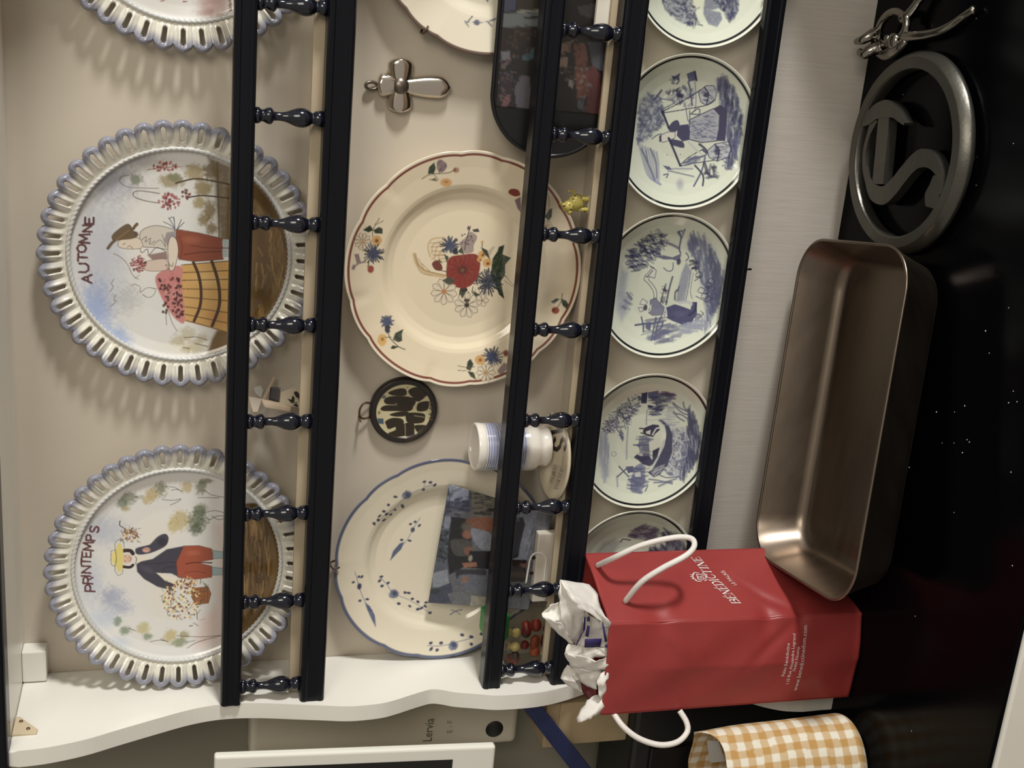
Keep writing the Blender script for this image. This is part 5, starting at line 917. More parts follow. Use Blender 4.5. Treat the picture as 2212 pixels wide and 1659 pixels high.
Vb = SA_c + (a[-260:] * .97)[:, None] * np.array([1, 0, 0]) + (b[-260:] * .97)[:, None] * ey + (h[-260:] - .0025)[:, None] * ez_; Vf = SA_c + (a[-260:] * .5)[:, None] * np.array([1, 0, 0]) + (b[-260:] * .5)[:, None] * ey - .0035 * ez_
F2 = np.vstack([np.stack([s + j, s + (j + 1) % 260, s + 260 + (j + 1) % 260, s + 260 + j], -1) for s in (n0 - 260, n0)])
so = mobj('saucer', np.vstack([V, Vb, Vf]), np.vstack([F, F2]), M_CUP, None, True, cols=np.vstack([P.c, np.tile(pc((196, 184, 160)), (520, 1))]))
tag(so, 'oval cream saucer with black SVP lettering under the striped cup', 'saucer')

# ------------------------------------------------------------------ spotted yellow animal figurine
M_YEL = mat('yellow_glaze', (0.46, 0.38, 0.10, 1), 0.3, noise=.25, nscale=300)
nt_ = M_YEL.node_tree; vo = nt_.nodes.new('ShaderNodeTexVoronoi'); vo.inputs['Scale'].default_value = 260; tcn = nt_.nodes.new('ShaderNodeTexCoord'); nt_.links.new(tcn.outputs['Object'], vo.inputs['Vector'])
cr_ = nt_.nodes.new('ShaderNodeValToRGB'); cr_.color_ramp.elements[0].position = .20; cr_.color_ramp.elements[0].color = (.05, .035, .01, 1); cr_.color_ramp.elements[1].position = .28; cr_.color_ramp.elements[1].color = (.46, .38, .10, 1)
nt_.links.new(vo.outputs['Distance'], cr_.inputs[0]); nt_.links.new(cr_.outputs[0], nt_.nodes['Principled BSDF'].inputs['Base Color'])
FGZ = -0.3376; FX, FY = -0.1625, 0.0215
FG = thing('animal_figurine', 'tiny yellow spotted animal figurine on a white base by the spindles', 'figurine', (FX, FY, FGZ))
def ellipsoids(name, lst, m, par):
    bm = bmesh.new()
    for c, r in lst:
        res = bmesh.ops.create_uvsphere(bm, u_segments=14, v_segments=10, radius=1)
        for v in res['verts']: v.co = Vector((c[0] + v.co.x * r[0], c[1] + v.co.y * r[1], c[2] + v.co.z * r[2]))
    return bm_obj(name, bm, m, par, True)
v, f = lathe_geo([(.0001, 0), (.0095, 0), (.0098, .0015), (.0090, .0125), (.0082, .0140), (.0001, .0140)], 26, FX, FY); mobj('base', [(a, b, c + FGZ) for a, b, c in v], f, mat('white_base', (.72, .70, .62, 1), .3), FG, True)
z0 = FGZ + .0125
ellipsoids('body', [((FX + .001, FY, z0 + .0135), (.0088, .0070, .0085)), ((FX - .003, FY - .002, z0 + .0215), (.0062, .0058, .0062)), ((FX - .0075, FY - .004, z0 + .0205), (.0034, .0032, .0028))], M_YEL, FG)
for dx in (-.005, .0055):
    for dy in (-.0035, .0035): ellipsoids('leg', [((FX + dx, FY + dy, z0 + .0055), (.0026, .0026, .0065))], M_YEL, FG)
for dy in (-.004, .004): ellipsoids('ear', [((FX - .001, FY + dy - .001, z0 + .0272), (.0016, .0012, .0022))], M_YEL, FG)
tube('tail', smooth_path([(FX + .009, FY, z0 + .015), (FX + .0125, FY, z0 + .018), (FX + .0115, FY - .001, z0 + .023)], 4), .0012, M_YEL, FG, 6)

# ------------------------------------------------------------------ white plastic clip box, sweets tub
Zw = zm(1000, 1000, 6.38); M_WPL = mat('white_plastic', (0.66, 0.60, 0.52, 1), 0.35, noise=.03)
WB = thing('plastic_clip', 'small white plastic holder with two dark holes below the snapshot', 'holder', tuple((at(1170, 1215, 1, .0235)) * np.array([1, 1, 0]) + np.array([0, 0, -.3376])))
xa = at(1185, 1152, 1, .024)[0]; xb = at(1170, 1300, 1, .024)[0]
box('body', xb, xa, .0235, .034, -.3376, -.3090, M_WPL, WB, .0015)
upts = [at(u, v, 1, .0230) for u, v in Zw((868, 1660), (905, 1440), (930, 1320), (985, 1250), (1080, 1245), (1140, 1290), (1150, 1350), (1130, 1500), (1115, 1660))]
tube('raised_rim', [np.array([q[0], .0232, q[2]]) for q in smooth_path(upts, 5)], .0010, mat('white_rim', (.82, .80, .76, 1), .3), WB, 8)
for u, v in Zw((972, 1305), (942, 1515)):
    c = at(u, v, 1, .0232); vv, ff = lathe_geo([(.0001, .0006), (.0021, .0006), (.0022, 0)], 14); mobj('hole', [(c[0] + a, .0234 - z, c[2] + b) for a, b, z in vv], ff, mat('hole_black', (.006, .006, .006, 1), .6), WB, True)
TB = thing('sweets_tub', 'clear tub of red sweets with a bright green lid by the side panel', 'tub', tuple(at(1150, 1385, 1, .03) * np.array([1, 1, 0]) + np.array([0, 0, -.3376])))
tx1 = at(1150, 1345, 1, .02)[0]; tx2 = at(1150, 1440, 1, .02)[0]
gl = mat('clear_plastic', (0.85, 0.85, 0.82, 1), 0.08); gl.node_tree.nodes['Principled BSDF'].inputs['Transmission Weight'].default_value = 1.0; gl.node_tree.nodes['Principled BSDF'].inputs['IOR'].default_value = 1.15
box('tub', tx2, tx1, .0165, .058, -.3376, -.2860, gl, TB, .002)
g = random.Random(12); cs = [(0.16, .010, .008), (0.11, .008, .007), (0.20, .02, .010), (.55, .42, .16), (.05, .03, .02), (.30, .06, .02), (.6, .5, .3)]
sm = [mat('sweet_glaze_%s' % n, c + (1,), .35) for n, c in zip(('red', 'dark_red', 'scarlet', 'yellow', 'brown', 'orange', 'cream'), cs)]
for k in range(16):
    c = (g.uniform(tx2 + .008, tx1 - .008), g.uniform(.0235, .030), -.3376 + .0075 + (k % 4) * .0115); r_ = g.uniform(.0055, .0068)
    bm = bmesh.new(); res = bmesh.ops.create_uvsphere(bm, u_segments=10, v_segments=7, radius=1)
    for v in res['verts']: v.co = Vector((c[0] + v.co.x * r_, c[1] + v.co.y * r_ * .8, c[2] + v.co.z * r_ * .9))
    bm_obj('sweet', bm, g.choice(sm), TB, True)
gx1 = at(1100, 1322, 1, .025)[0]; gx2 = at(1100, 1382, 1, .025)[0]
box('lid', gx2, gx1, .0185, .052, -.2858, -.2590, mat('green_plastic', (0.015, 0.22, 0.045, 1), 0.35), TB, .006, 4)

# ------------------------------------------------------------------ red paper bag
M_RED = mat('red_paper', (0.30, 0.040, 0.038, 1), 0.38, noise=.06, nscale=30, bump=.25, bscale=55, spec=.4)
zt = -0.3538
BF = {'FR': ((-.5657, -.0950), (-.5626, -.0934)), 'FL': ((-.6640, -.0993), (-.6626, -.1011)), 'BR': ((-.5480, -.0085), (-.5276, -.0043)), 'BL': ((-.6500, -.0110), (-.6300, -.0080))}
def bag_edge(k, t):
    b, q = BF[k]; x = b[0] + (q[0] - b[0]) * min(1, t / .27 if k == 'BR' else t); y = b[1] + (q[1] - b[1]) * t
    return np.array([x, y, ZC + .001 + (zt - ZC) * t])
dents = [(.80, .10, .0035), (.38, .07, .0045), (.25, .05, .003)]
def bag_surf(side, s, t):
    k0, k1 = side; P = bag_edge(k0, t) * (1 - s) + bag_edge(k1, t) * s
    wob = .0012 * math.sin(7 * t + 3 * s) * math.sin(math.pi * s) + .0010 * math.sin(19 * t + 8 * s + len(k0)) * math.sin(math.pi * s)
    n = {'FLFR': np.array([0, -1, 0]), 'FRBR': np.array([1, -.2, 0]), 'BRBL': np.array([0, 1, 0]), 'BLFL': np.array([-1, 0, 0])}[k0 + k1]
    P = P + n * (wob + (.0085 if side == ('FL', 'FR') else 0) * (1 - abs(2 * s - 1)) * math.sin(math.pi * min(1, .25 + t * .75)) )
    e = s if k0 == 'FR' else (1 - s if k1 == 'FR' else None)
    if e is not None:
        for tc, tw, am in dents: P = P + np.array([-.75, .66, 0]) * am * math.exp(-((t - tc) / tw) ** 2 * 4) * math.exp(-(e / .16) ** 2)
        P = P + n * .0022 * math.exp(-((t - .26 - .35 * e) / .030) ** 2) * math.exp(-((e - .30) / .22) ** 2) * -1
        P = P + n * .0020 * math.exp(-((t - .80 + .25 * e) / .030) ** 2) * math.exp(-((e - .22) / .18) ** 2)
    return P
BAG = thing('gift_bag', 'glossy red paper gift bag with white lettering and rope handles', 'bag', (-.612, -.055, ZC))
NS, NTT = 36, 90; V = []; F = []
for side in (('FL', 'FR'), ('FR', 'BR'), ('BR', 'BL'), ('BL', 'FL')):
    o0 = len(V)
    for i in range(NS + 1):
        for j in range(NTT + 1): V.append(bag_surf(side, i / NS, j / NTT))
    for i in range(NS):
        for j in range(NTT): q = o0 + i * (NTT + 1) + j; F.append([q, q + NTT + 1, q + NTT + 2, q + 1])
o0 = len(V); V += [bag_edge(k, 0) for k in ('FL', 'FR', 'BR', 'BL')]; F.append([o0 + 3, o0 + 2, o0 + 1, o0])
bo = mobj('bag_body', np.array(V), F, M_RED, BAG, True); md = bo.modifiers.new('thickness', 'SOLIDIFY'); md.thickness = .0005; md.offset = -1
me = bo.data
for p in me.polygons: p.use_smooth = True
def surf_inv(fun, u, v):
    s, t = .5, .4
    for _ in range(20):
        p = np.array(proj_px(fun(s, t))); h = 1e-3; ps = (np.array(proj_px(fun(s + h, t))) - p) / h; pt = (np.array(proj_px(fun(s, t + h))) - p) / h
        d = np.linalg.lstsq(np.stack([ps, pt], 1), np.array([u, v]) - p, rcond=None)[0]; s += d[0]; t += d[1]
    return np.array([s, t])
def on_face(side, W_, H_, off):
    def fun(s, t): 
        P = bag_surf(side, s, t); h = 1e-3; n = np.cross(bag_surf(side, s + h, t) - P, bag_surf(side, s, t + h) - P); return P + n / np.linalg.norm(n) * off
    return fun
M_INK = mat('white_ink', (0.72, 0.62, 0.60, 1), 0.5)
def text2d(txt):
    cu = bpy.data.curves.new('lettering', 'FONT'); cu.body = txt; cu.resolution_u = 2; ob = bpy.data.objects.new('lettering', cu); COL.objects.link(ob)
    me = ob.evaluated_get(bpy.context.evaluated_depsgraph_get()).to_mesh(); v = np.array([x.co[:2] for x in me.vertices]); f = [list(p.vertices) for p in me.polygons]
    bpy.data.objects.remove(ob); bpy.data.curves.remove(cu); v[:, 0] -= v[:, 0].min(); return v, f
def text_on(name, txt, fun, p0, p1, Wm, Hm, hk=1.0, parent=BAG, m=M_INK):
    v, f = text2d(txt); a = surf_inv(fun, *p0); b = surf_inv(fun, *p1); wid = np.linalg.norm((b - a) * [Wm, Hm]); sc = wid / v[:, 0].max(); d = (b - a) * [Wm, Hm] / wid; up_ = np.array([-d[1], d[0]])
    V = [fun(*(a + (d * x * sc + up_ * y * sc * hk) / [Wm, Hm])) for x, y in v]
    return mobj(name, V, f, m, parent)
SER = {'B': [([(.12, 0), (.12, 1)], .17), ([(0, .97), (.55, .97)], .06), ([(0, .03), (.55, .03)], .06), ([(.1, .52), (.5, .52)], .06), ([(.5, .97), (.72, .9), (.76, .75), (.70, .6), (.5, .52)], .13), ([(.5, .52), (.78, .44), (.84, .27), (.76, .1), (.5, .03)], .14)],
       'E': [([(.14, 0), (.14, 1)], .17), ([(0, .97), (.75, .97)], .06), ([(0, .03), (.78, .03)], .06), ([(.14, .52), (.55, .52)], .06), ([(.73, .97), (.73, .78)], .06), ([(.77, .03), (.77, .25)], .06), ([(.55, .62), (.55, .42)], .05)],
       'N': [([(.14, 0), (.14, 1)], .06), ([(.14, 1), (.84, 0)], .18), ([(.84, 0), (.84, 1)], .06), ([(0, .97), (.2, .97)], .06), ([(.68, .97), (1, .97)], .06), ([(0, .03), (.3, .03)], .06)],
       'D': [([(.14, 0), (.14, 1)], .17), ([(0, .97), (.5, .97)], .06), ([(0, .03), (.5, .03)], .06), ([(.5, .97), (.78, .86), (.88, .5), (.78, .14), (.5, .03)], .16)],
       'I': [([(.22, 0), (.22, 1)], .17), ([(.05, .97), (.4, .97)], .06), ([(.05, .03), (.4, .03)], .06)],
       'C': [([(.82, .72), (.74, .92), (.5, .98), (.22, .88), (.08, .5), (.22, .12), (.5, .02), (.74, .1), (.84, .28)], .12), ([(.82, .95), (.82, .70)], .05)],
       'T': [([(.42, 0), (.42, 1)], .17), ([(0, .97), (.84, .97)], .06), ([(.02, .97), (.02, .76)], .05), ([(.82, .97), (.82, .76)], .05), ([(.26, .03), (.58, .03)], .06)],
       "'": [([(.3, 1.08), (.5, 1.28)], .10)]}
ADV = {'B': .95, 'E': .88, 'N': 1.06, 'D': 1.0, 'I': .5, 'C': .95, 'T': .92, "'": 0}
def strokes_mesh(name, strokes, tomap, m, parent):
    V = []; F = []
    for pts, w in strokes:
        for a, b in zip(pts[:-1], pts[1:]):
            a = np.array(a, float); b = np.array(b, float); d = b - a; L = np.linalg.norm(d) + 1e-9; d /= L; q = np.array([-d[1], d[0]]) * w / 2; a2 = a - d * w * .15; b2 = b + d * w * .15; o = len(V)
            V += [tomap(*(a2 - q)), tomap(*(b2 - q)), tomap(*(b2 + q)), tomap(*(a2 + q))]; F.append([o, o + 1, o + 2, o + 3])
    return mobj(name, V, F, m, parent)
RF = on_face(('FR', 'BR'), .096, .286, .0007); FF = on_face(('FL', 'FR'), .099, .286, .0007)
Z8 = zm(1160, 1120, 2.989)
def serif_line(name, txt, p0, p1, Wm, Hm, hgt):
    st = []; x = 0
    for ch in txt:
        dx = x - (.9 if ch == "'" else 0)
        for pts, w in SER[ch]: st.append(([(a + dx, b) for a, b in pts], w))
        x += ADV[ch]
    a = surf_inv(RF, *p0); b = surf_inv(RF, *p1); D = (b - a)
    sx = D / x; upv = np.array([0, hgt / Hm])
    strokes_mesh(name, st, lambda X, Y: RF(*(a + sx * X + upv * Y)), M_INK, BAG)
serif_line('maker_lettering', "BE'NE'DICTINE", Z8((1318, 548))[0], Z8((1046, 246))[0], .096, .286, .0105)
text_on('sub_lettering', 'LE PALAIS', RF, Z8((1290, 428))[0], Z8((1206, 334))[0], .096, .286, 1.2)
c0 = surf_inv(RF, *Z8((1045, 378))[0]); e_ = lambda X, Y: RF(*(c0 + np.array([X * .55 / .096, Y * .85 / .286])))
cs_ = [([(-.006, .002), (-.006, -.004), (-.003, -.0085), (0, -.0105), (.003, -.0085), (.006, -.004), (.006, .002), (-.006, .002)], .0013), ([(-.0075, .005), (-.0045, .0075), (0, .0085), (.0045, .0075), (.0075, .005)], .0018), ([(-.009, -.002), (-.0105, .003), (-.008, .0065)], .0016), ([(.009, -.002), (.0105, .003), (.008, .0065)], .0016), ([(-.0025, -.006), (-.0025, .0005), (.001, .0005), (.002, -.001), (.001, -.0025), (-.0025, -.0028), (.0012, -.003), (.0025, -.0045), (.001, -.006), (-.0025, -.006)], .0009), ([(-.009, -.006), (-.006, -.010)], .0016), ([(.009, -.006), (.006, -.010)], .0016), ([(0, .0085), (0, .0115)], .0016), ([(-.004, .0080), (-.005, .0108)], .0014), ([(.004, .0080), (.005, .0108)], .0014)]
strokes_mesh('crest', cs_, e_, M_INK, BAG)
for txt, p0, p1 in (('Palais Bénédictine', (1598, 1018), (1632, 805)), ('110 Rue Alexandre Legrand', (1626, 1068), (1670, 745)), ('76400 Fécamp', (1668, 988), (1696, 828)), ('www.benedictinedom.com', (1676, 1112), (1746, 690))):
    text_on('address_lettering', txt, FF, Z8(p0)[0], Z8(p1)[0], .099, .286, 1.0)
M_ROPEW = mat('white_rope', (0.78, 0.74, 0.70, 1), 0.6, bump=.6, bscale=500, noise=.05)
h0 = RF(*surf_inv(RF, 1290, 1222)); h1 = RF(*surf_inv(RF, 1350, 1300)); S_ = RF(*surf_inv(RF, 1481, 1254))
def handle_pt(u, v, dx): 
    q = at(u, v, 0, -.545 + dx); return q
hp = [h0, handle_pt(1330, 1203, .035), handle_pt(1385, 1178, .052), handle_pt(1450, 1162, .062), handle_pt(1490, 1162, .064), handle_pt(1500, 1178, .061), handle_pt(1482, 1200, .054), handle_pt(1430, 1228, .040), handle_pt(1385, 1258, .022), h1]
tube('rope_handle', smooth_path(hp, 6), .0030, M_ROPEW, BAG, 10)
hq = [at(1322, 1535, 0, -.662), at(1345, 1568, 0, -.671), at(1380, 1595, 0, -.681), at(1425, 1609, 0, -.687), at(1463, 1603, 0, -.685), at(1484, 1582, 0, -.679), at(1483, 1560, 0, -.671), at(1468, 1535, 0, -.662)]
tube('rope_handle', smooth_path(hq, 6), .0030, M_ROPEW, BAG, 10)

# tissue paper stuffed in the bag
M_TIS = mat('tissue', (0.78, 0.75, 0.70, 1), 0.7, noise=.05, nscale=60, bump=.5, bscale=160); M_PUR = mat('purple_print', (0.035, 0.022, 0.13, 1), 0.6)
Zt = zm(1160, 1220, 4.61)
TIS = thing('tissue_paper', 'crumpled white tissue paper with a purple stripe in the red bag', 'tissue paper', (-.60, -.06, -.40))
def facet(name, pts, m=M_TIS, cen=None, sub=True):
    q = [at(u, v, 1, y) for (u, v), y in zip(Zt(*[(a, b) for a, b, _ in pts]), [c for _, _, c in pts])]
    bm = bmesh.new(); vs = [bm.verts.new(p) for p in q]; c = sum(q) / len(q) + np.array([0, cen or -.004, 0]); cv = bm.verts.new(c)
    for i in range(len(vs)): bm.faces.new([vs[i], vs[(i + 1) % len(vs)], cv])
    if sub:
        bmesh.ops.subdivide_edges(bm, edges=bm.edges[:], cuts=3, use_grid_fill=True, smooth=.35)
    rg = random.Random(len(pts))
    for v in bm.verts:
        k = v.co; v.co = k + Vector((0, .0011 * math.sin(k.x * 420 + k.z * 260) + .0008 * math.sin(k.z * 700 - k.x * 300), .0006 * math.sin(k.x * 520)))
    o = bm_obj(name, bm, m, TIS, True); md = o.modifiers.new('thickness', 'SOLIDIFY'); md.thickness = .0004; return o
facet('tissue_fold', [(240, 155, -.085), (520, 190, -.072), (600, 295, -.080), (628, 430, -.090), (730, 580, -.0965), (735, 640, -.092), (640, 565, -.098), (470, 450, -.103), (340, 325, -.101), (270, 220, -.094)])
facet('tissue_fold', [(238, 155, -.086), (270, 222, -.096), (342, 326, -.102), (470, 452, -.104), (484, 560, -.090), (440, 690, -.086), (372, 800, -.084), (240, 580, -.096), (222, 360, -.092), (214, 240, -.090)])
facet('tissue_fold', [(228, 362, -.088), (135, 392, -.086), (50, 482, -.086), (62, 530, -.090), (200, 560, -.095), (245, 585, -.094)], cen=.004)
facet('tissue_fold', [(60, 522, -.090), (160, 552, -.098), (242, 578, -.098), (310, 690, -.092), (372, 800, -.086), (330, 790, -.084), (170, 650, -.086)])
facet('tissue_fold', [(470, 452, -.096), (540, 510, -.090), (650, 575, -.090), (735, 640, -.090), (742, 840, -.088), (600, 840, -.086), (480, 832, -.086), (380, 800, -.082), (440, 690, -.084)], cen=.003)
for pl in ([(478, 735, -.094), (650, 735, -.0945), (640, 825, -.093), (480, 828, -.093)], [(640, 575, -.0965), (670, 600, -.0965), (692, 760, -.094), (668, 765, -.094)], [(500, 600, -.0945), (528, 605, -.0945), (512, 715, -.0935), (480, 705, -.0935)], [(478, 520, -.0960), (490, 525, -.0960), (480, 640, -.0935), (400, 810, -.0915), (384, 804, -.0915), (462, 640, -.0935)], [(680, 790, -.094), (715, 800, -.094), (715, 820, -.093), (680, 818, -.093)], [(500, 520, -.097), (530, 515, -.097), (520, 560, -.095), (495, 570, -.095)]):
    facet('purple_print', pl, M_PUR, -.001, False)
facet('tissue_fold', [(310, 785, -.088), (520, 832, -.086), (740, 820, -.088), (736, 925, -.095), (590, 930, -.088), (440, 935, -.090), (268, 890, -.092)], cen=.004)
facet('tissue_fold', [(268, 885, -.090), (440, 905, -.098), (590, 955, -.100), (728, 925, -.0975), (715, 1045, -.0970), (640, 1070, -.090), (450, 1040, -.090), (330, 1000, -.086)])
facet('tissue_fold', [(330, 990, -.084), (460, 1040, -.088), (640, 1065, -.090), (605, 1150, -.090), (598, 1235, -.088), (500, 1210, -.080), (420, 1150, -.076), (380, 1080, -.078)], cen=.003)
facet('tissue_fold', [(300, 985, -.078), (395, 1050, -.080), (425, 1150, -.080), (375, 1165, -.088), (235, 1140, -.082), (270, 1050, -.078)])
facet('tissue_fold', [(235, 1138, -.080), (375, 1160, -.090), (470, 1285, -.082), (300, 1195, -.078)])
facet('tissue_fold', [(715, 1045, -.0975), (625, 1095, -.098), (600, 1170, -.100), (620, 1320, -.100), (655, 1360, -.098), (700, 1200, -.0985)])
facet('tissue_fold', [(600, 1295, -.090), (680, 1330, -.0990), (655, 1475, -.0995), (530, 1530, -.104), (405, 1572, -.100), (386, 1530, -.096), (505, 1355, -.090)], cen=-.007)
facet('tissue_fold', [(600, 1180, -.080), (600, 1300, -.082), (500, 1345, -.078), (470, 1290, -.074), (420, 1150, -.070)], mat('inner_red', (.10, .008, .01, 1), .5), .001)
# ------------------------------------------------------------------ steel baking dish
def rrect(L, Wd, r, n=10):
    pts = []
    for cx, cy, a0 in ((L / 2 - r, Wd / 2 - r, 0), (-L / 2 + r, Wd / 2 - r, 90), (-L / 2 + r, -Wd / 2 + r, 180), (L / 2 - r, -Wd / 2 + r, 270)):
        for k in range(n + 1): t = math.radians(a0 + 90 * k / n); pts.append((cx + r * math.cos(t), cy + r * math.sin(t)))
    return pts
M_STEEL = mat('brushed_steel', (0.235, 0.19, 0.15, 1), 0.34, 1.0, noise=.06, nscale=20, bump=.05, bscale=60, rvar=.05, stretch=(1, 8, 1))
PAN = thing('baking_dish', 'deep rectangular steel baking dish on the worktop against the red bag', 'baking dish', (-.356, -.063, ZC))
pan_ang = math.radians(8.5); slope = 0.090
pe1 = np.array([-math.cos(pan_ang), -math.sin(pan_ang), slope]); pe1 /= np.linalg.norm(pe1); pe2 = np.array([math.sin(pan_ang), -math.cos(pan_ang), 0.0]); pe2 -= pe1 * (pe1 @ pe2); pe2 /= np.linalg.norm(pe2); pe3 = np.cross(pe2, pe1); pe3 = pe3 if pe3[2] > 0 else -pe3
PANC = np.array([-.3520, -.0625, ZC + .0655]); PL, PW, PD = 0.350, 0.202, 0.0515
def pan_shell(name, rings, m, close=True):
    V = []; F = []; n = None
    for L, Wd, r, d in rings:
        pts = rrect(L, Wd, r); n = len(pts); V += [PANC + pe1 * a + pe2 * b + pe3 * d for a, b in pts]
    for i in range(len(rings) - 1):
        for k in range(n): l = (k + 1) % n; F.append([i * n + k, i * n + l, (i + 1) * n + l, (i + 1) * n + k])
    if close: F.append([(len(rings) - 1) * n + k for k in range(n)])
    return mobj(name, V, F, m, PAN, True)
ins = [(PL - .002, PW - .002, .042, 0)]
for q, d in ((.10, -.004), (.25, -.011), (.45, -.021), (.62, -.030), (.74, -.0375), (.84, -.0430), (1.02, -.0470), (1.30, -.0495), (1.75, -.0505)): ins.append((PL - .002 - .034 * q, PW - .002 - .034 * q, max(.012, .042 - .008 * q), d))
pan_shell('dish_inside', ins, M_STEEL)
outr = [(PL + .001, PW + .001, .043, -.0015)]
for q, d in ((.10, -.005), (.25, -.012), (.45, -.022), (.62, -.031), (.74, -.0385), (.84, -.0440), (1.02, -.0480), (1.30, -.0510), (1.75, -.0515)): outr.append((PL + .001 - .034 * q, PW + .001 - .034 * q, max(.012, .043 - .008 * q), d))
pan_shell('dish_outside', outr, M_STEEL)
tube('rolled_rim', [PANC + pe1 * a + pe2 * b for a, b in rrect(PL + .0005, PW + .0005, .0425, 14)], .0017, M_STEEL, PAN, 8, True)

# ------------------------------------------------------------------ cast trivet
M_CAST = mat('cast_aluminium', (0.12, 0.115, 0.10, 1), 0.36, 0.85, noise=.08, nscale=60, bump=.3, bscale=240)
TZ = ZC + .0035; tc_ = (-.0885, -.0385); TR_, TI_ = .0995, .0815; TH = .0140
TV = thing('cast_trivet', 'round grey cast metal trivet with an openwork hook and wave', 'trivet', (tc_[0], tc_[1], ZC))
prof = [(TI_, 0), (TI_, TH - .0015), (TI_ + .0015, TH), (TR_ - .0070, TH), (TR_ - .0058, TH - .0006), (TR_ - .0006, TH - .0078), (TR_, TH - .0092), (TR_, .0015), (TR_ - .0015, 0), (TI_, 0)]
v, f = lathe_geo(prof, 96, tc_[0], tc_[1]); ro = mobj('ring', [(a, b, c + TZ) for a, b, c in v], f, M_CAST, TV, True)
ro.data.polygons.foreach_set('use_smooth', [False] * len(ro.data.polygons))
for p in ro.data.polygons: p.use_smooth = abs(p.normal.z) < .9
for k in range(3):
    t = .6 + k * 2.094; v, f = lathe_geo([(.0001, 0), (.0045, 0), (.006, .0045), (.0001, .0045)], 14, tc_[0] + .09 * math.cos(t), tc_[1] + .09 * math.sin(t)); mobj('foot', [(a, b, c + ZC) for a, b, c in v], f, M_CAST, TV, True)
Z4 = zm(1560, 80, 2.676)
def ribbon(name, pts, widths, m, par, z0, z1):
    P = [at(u, v, 2, z1)[:2] for u, v in Z4(*pts)]; Q = smooth_path(P, 6); ww = np.interp(np.linspace(0, 1, len(Q)), np.linspace(0, 1, len(widths)), widths)
    L = []; R_ = []
    for i in range(len(Q)):
        d = Q[min(i + 1, len(Q) - 1)] - Q[max(i - 1, 0)]; d = d / (np.linalg.norm(d) + 1e-9); n = np.array([-d[1], d[0]]) * ww[i] / 2; L.append(Q[i] + n); R_.append(Q[i] - n)
    V = []; F = []
    for i in range(len(Q)): V += [(L[i][0], L[i][1], z1), (R_[i][0], R_[i][1], z1), (R_[i][0], R_[i][1], z0), (L[i][0], L[i][1], z0)]
    for i in range(len(Q) - 1):
        for k in range(4): F.append([i * 4 + k, (i + 1) * 4 + k, (i + 1) * 4 + (k + 1) % 4, i * 4 + (k + 1) % 4])
    n = len(Q) - 1; F += [[3, 2, 1, 0], [n * 4, n * 4 + 1, n * 4 + 2, n * 4 + 3]]
    return mobj(name, V, F, m, par)
z0, z1 = TZ + .003, TZ + TH - .0006
ribbon('hook', [(790, 470), (840, 470), (885, 432), (940, 415), (992, 432), (1030, 475), (1052, 502)], [.018, .014, .016, .018, .012, .007, .003], M_CAST, TV, z0, z1)
ribbon('bar', [(935, 450), (925, 560), (912, 700), (898, 850)], [.019, .020, .020, .020], M_CAST, TV, z0, z1 - .0004)
ribbon('arc', [(880, 470), (846, 560), (822, 660), (822, 760), (846, 850)], [.014, .006, .006, .007, .010], M_CAST, TV, z0, z1 - .0008)
ribbon('wave', [(842, 835), (875, 898), (930, 915), (985, 870), (1040, 800), (1100, 730), (1150, 700), (1205, 715), (1248, 775), (1268, 850), (1256, 908)], [.010, .017, .019, .018, .017, .017, .018, .015, .010, .006, .003], M_CAST, TV, z0, z1 - .0002)
ribbon('spur', [(1236, 800), (1226, 870), (1212, 925), (1200, 985)], [.008, .018, .024, .014], M_CAST, TV, z0, z1 - .0006)

# ------------------------------------------------------------------ nutcracker
M_CHR = mat('worn_chrome', (0.30, 0.28, 0.25, 1), 0.2, 1.0, bump=.2, bscale=150)
NC = thing('nutcracker', 'shiny metal hinged nutcracker with curved handles beside the trivet', 'nutcracker', (.03, .0, ZC))
Z5 = zm(1780, 0, 5.53)
def nz(pts, hs): return [at(u, v, 2, ZC + h) for (u, v), h in zip(Z5(*pts), hs)]
def ntube(name, pts, hs, rads, closed=False, par=NC):
    q = smooth_path(nz(pts, hs), 6, closed); rr = np.interp(np.linspace(0, 1, len(q)), np.linspace(0, 1, len(rads)), rads); return tube(name, q, list(rr), M_CHR, par, 12, closed)
ntube('handle', [(960, 440), (1100, 430), (1250, 410), (1400, 368), (1550, 282), (1680, 186), (1800, 112)], [.012, .011, .009, .008, .007, .006, .006], [.0055, .0050, .0048, .0045, .0040, .0036, .0042])
ntube('handle', [(930, 230), (985, 195), (1040, 135), (1090, 70), (1150, -10), (1260, -90), (1400, -150)], [.013, .012, .011, .010, .009, .007, .006], [.0050, .0046, .0044, .0042, .0042, .0040, .0044])
ntube('jaw_ring', [(975, 200), (880, 140), (780, 165), (690, 270), (652, 390), (665, 500), (760, 520), (850, 470), (925, 430), (978, 350), (990, 270)], [.013] * 11, [.0042] * 11, True)
ntube('jaw', [(700, 560), (620, 580), (540, 615), (470, 650), (420, 610)], [.014, .018, .024, .028, .030], [.0060, .0068, .0058, .0050, .0034])
ntube('jaw', [(650, 400), (600, 400), (530, 440), (450, 480), (380, 500)], [.014, .018, .024, .029, .031], [.0052, .0060, .0054, .0046, .0030])
bl = nz([(830, 490)], [.017])[0]; ellipsoids('rivet', [((bl[0], bl[1], bl[2]), (.0085, .0085, .0055)), ((bl[0] + .002, bl[1] + .006, bl[2] + .003), (.004, .004, .004))], M_CHR, NC)
ntube('thumb_lug', [(640, 620), (740, 650), (830, 620), (930, 540), (990, 480)], [.010, .010, .011, .012, .012], [.0040, .0068, .0070, .0060, .0040])

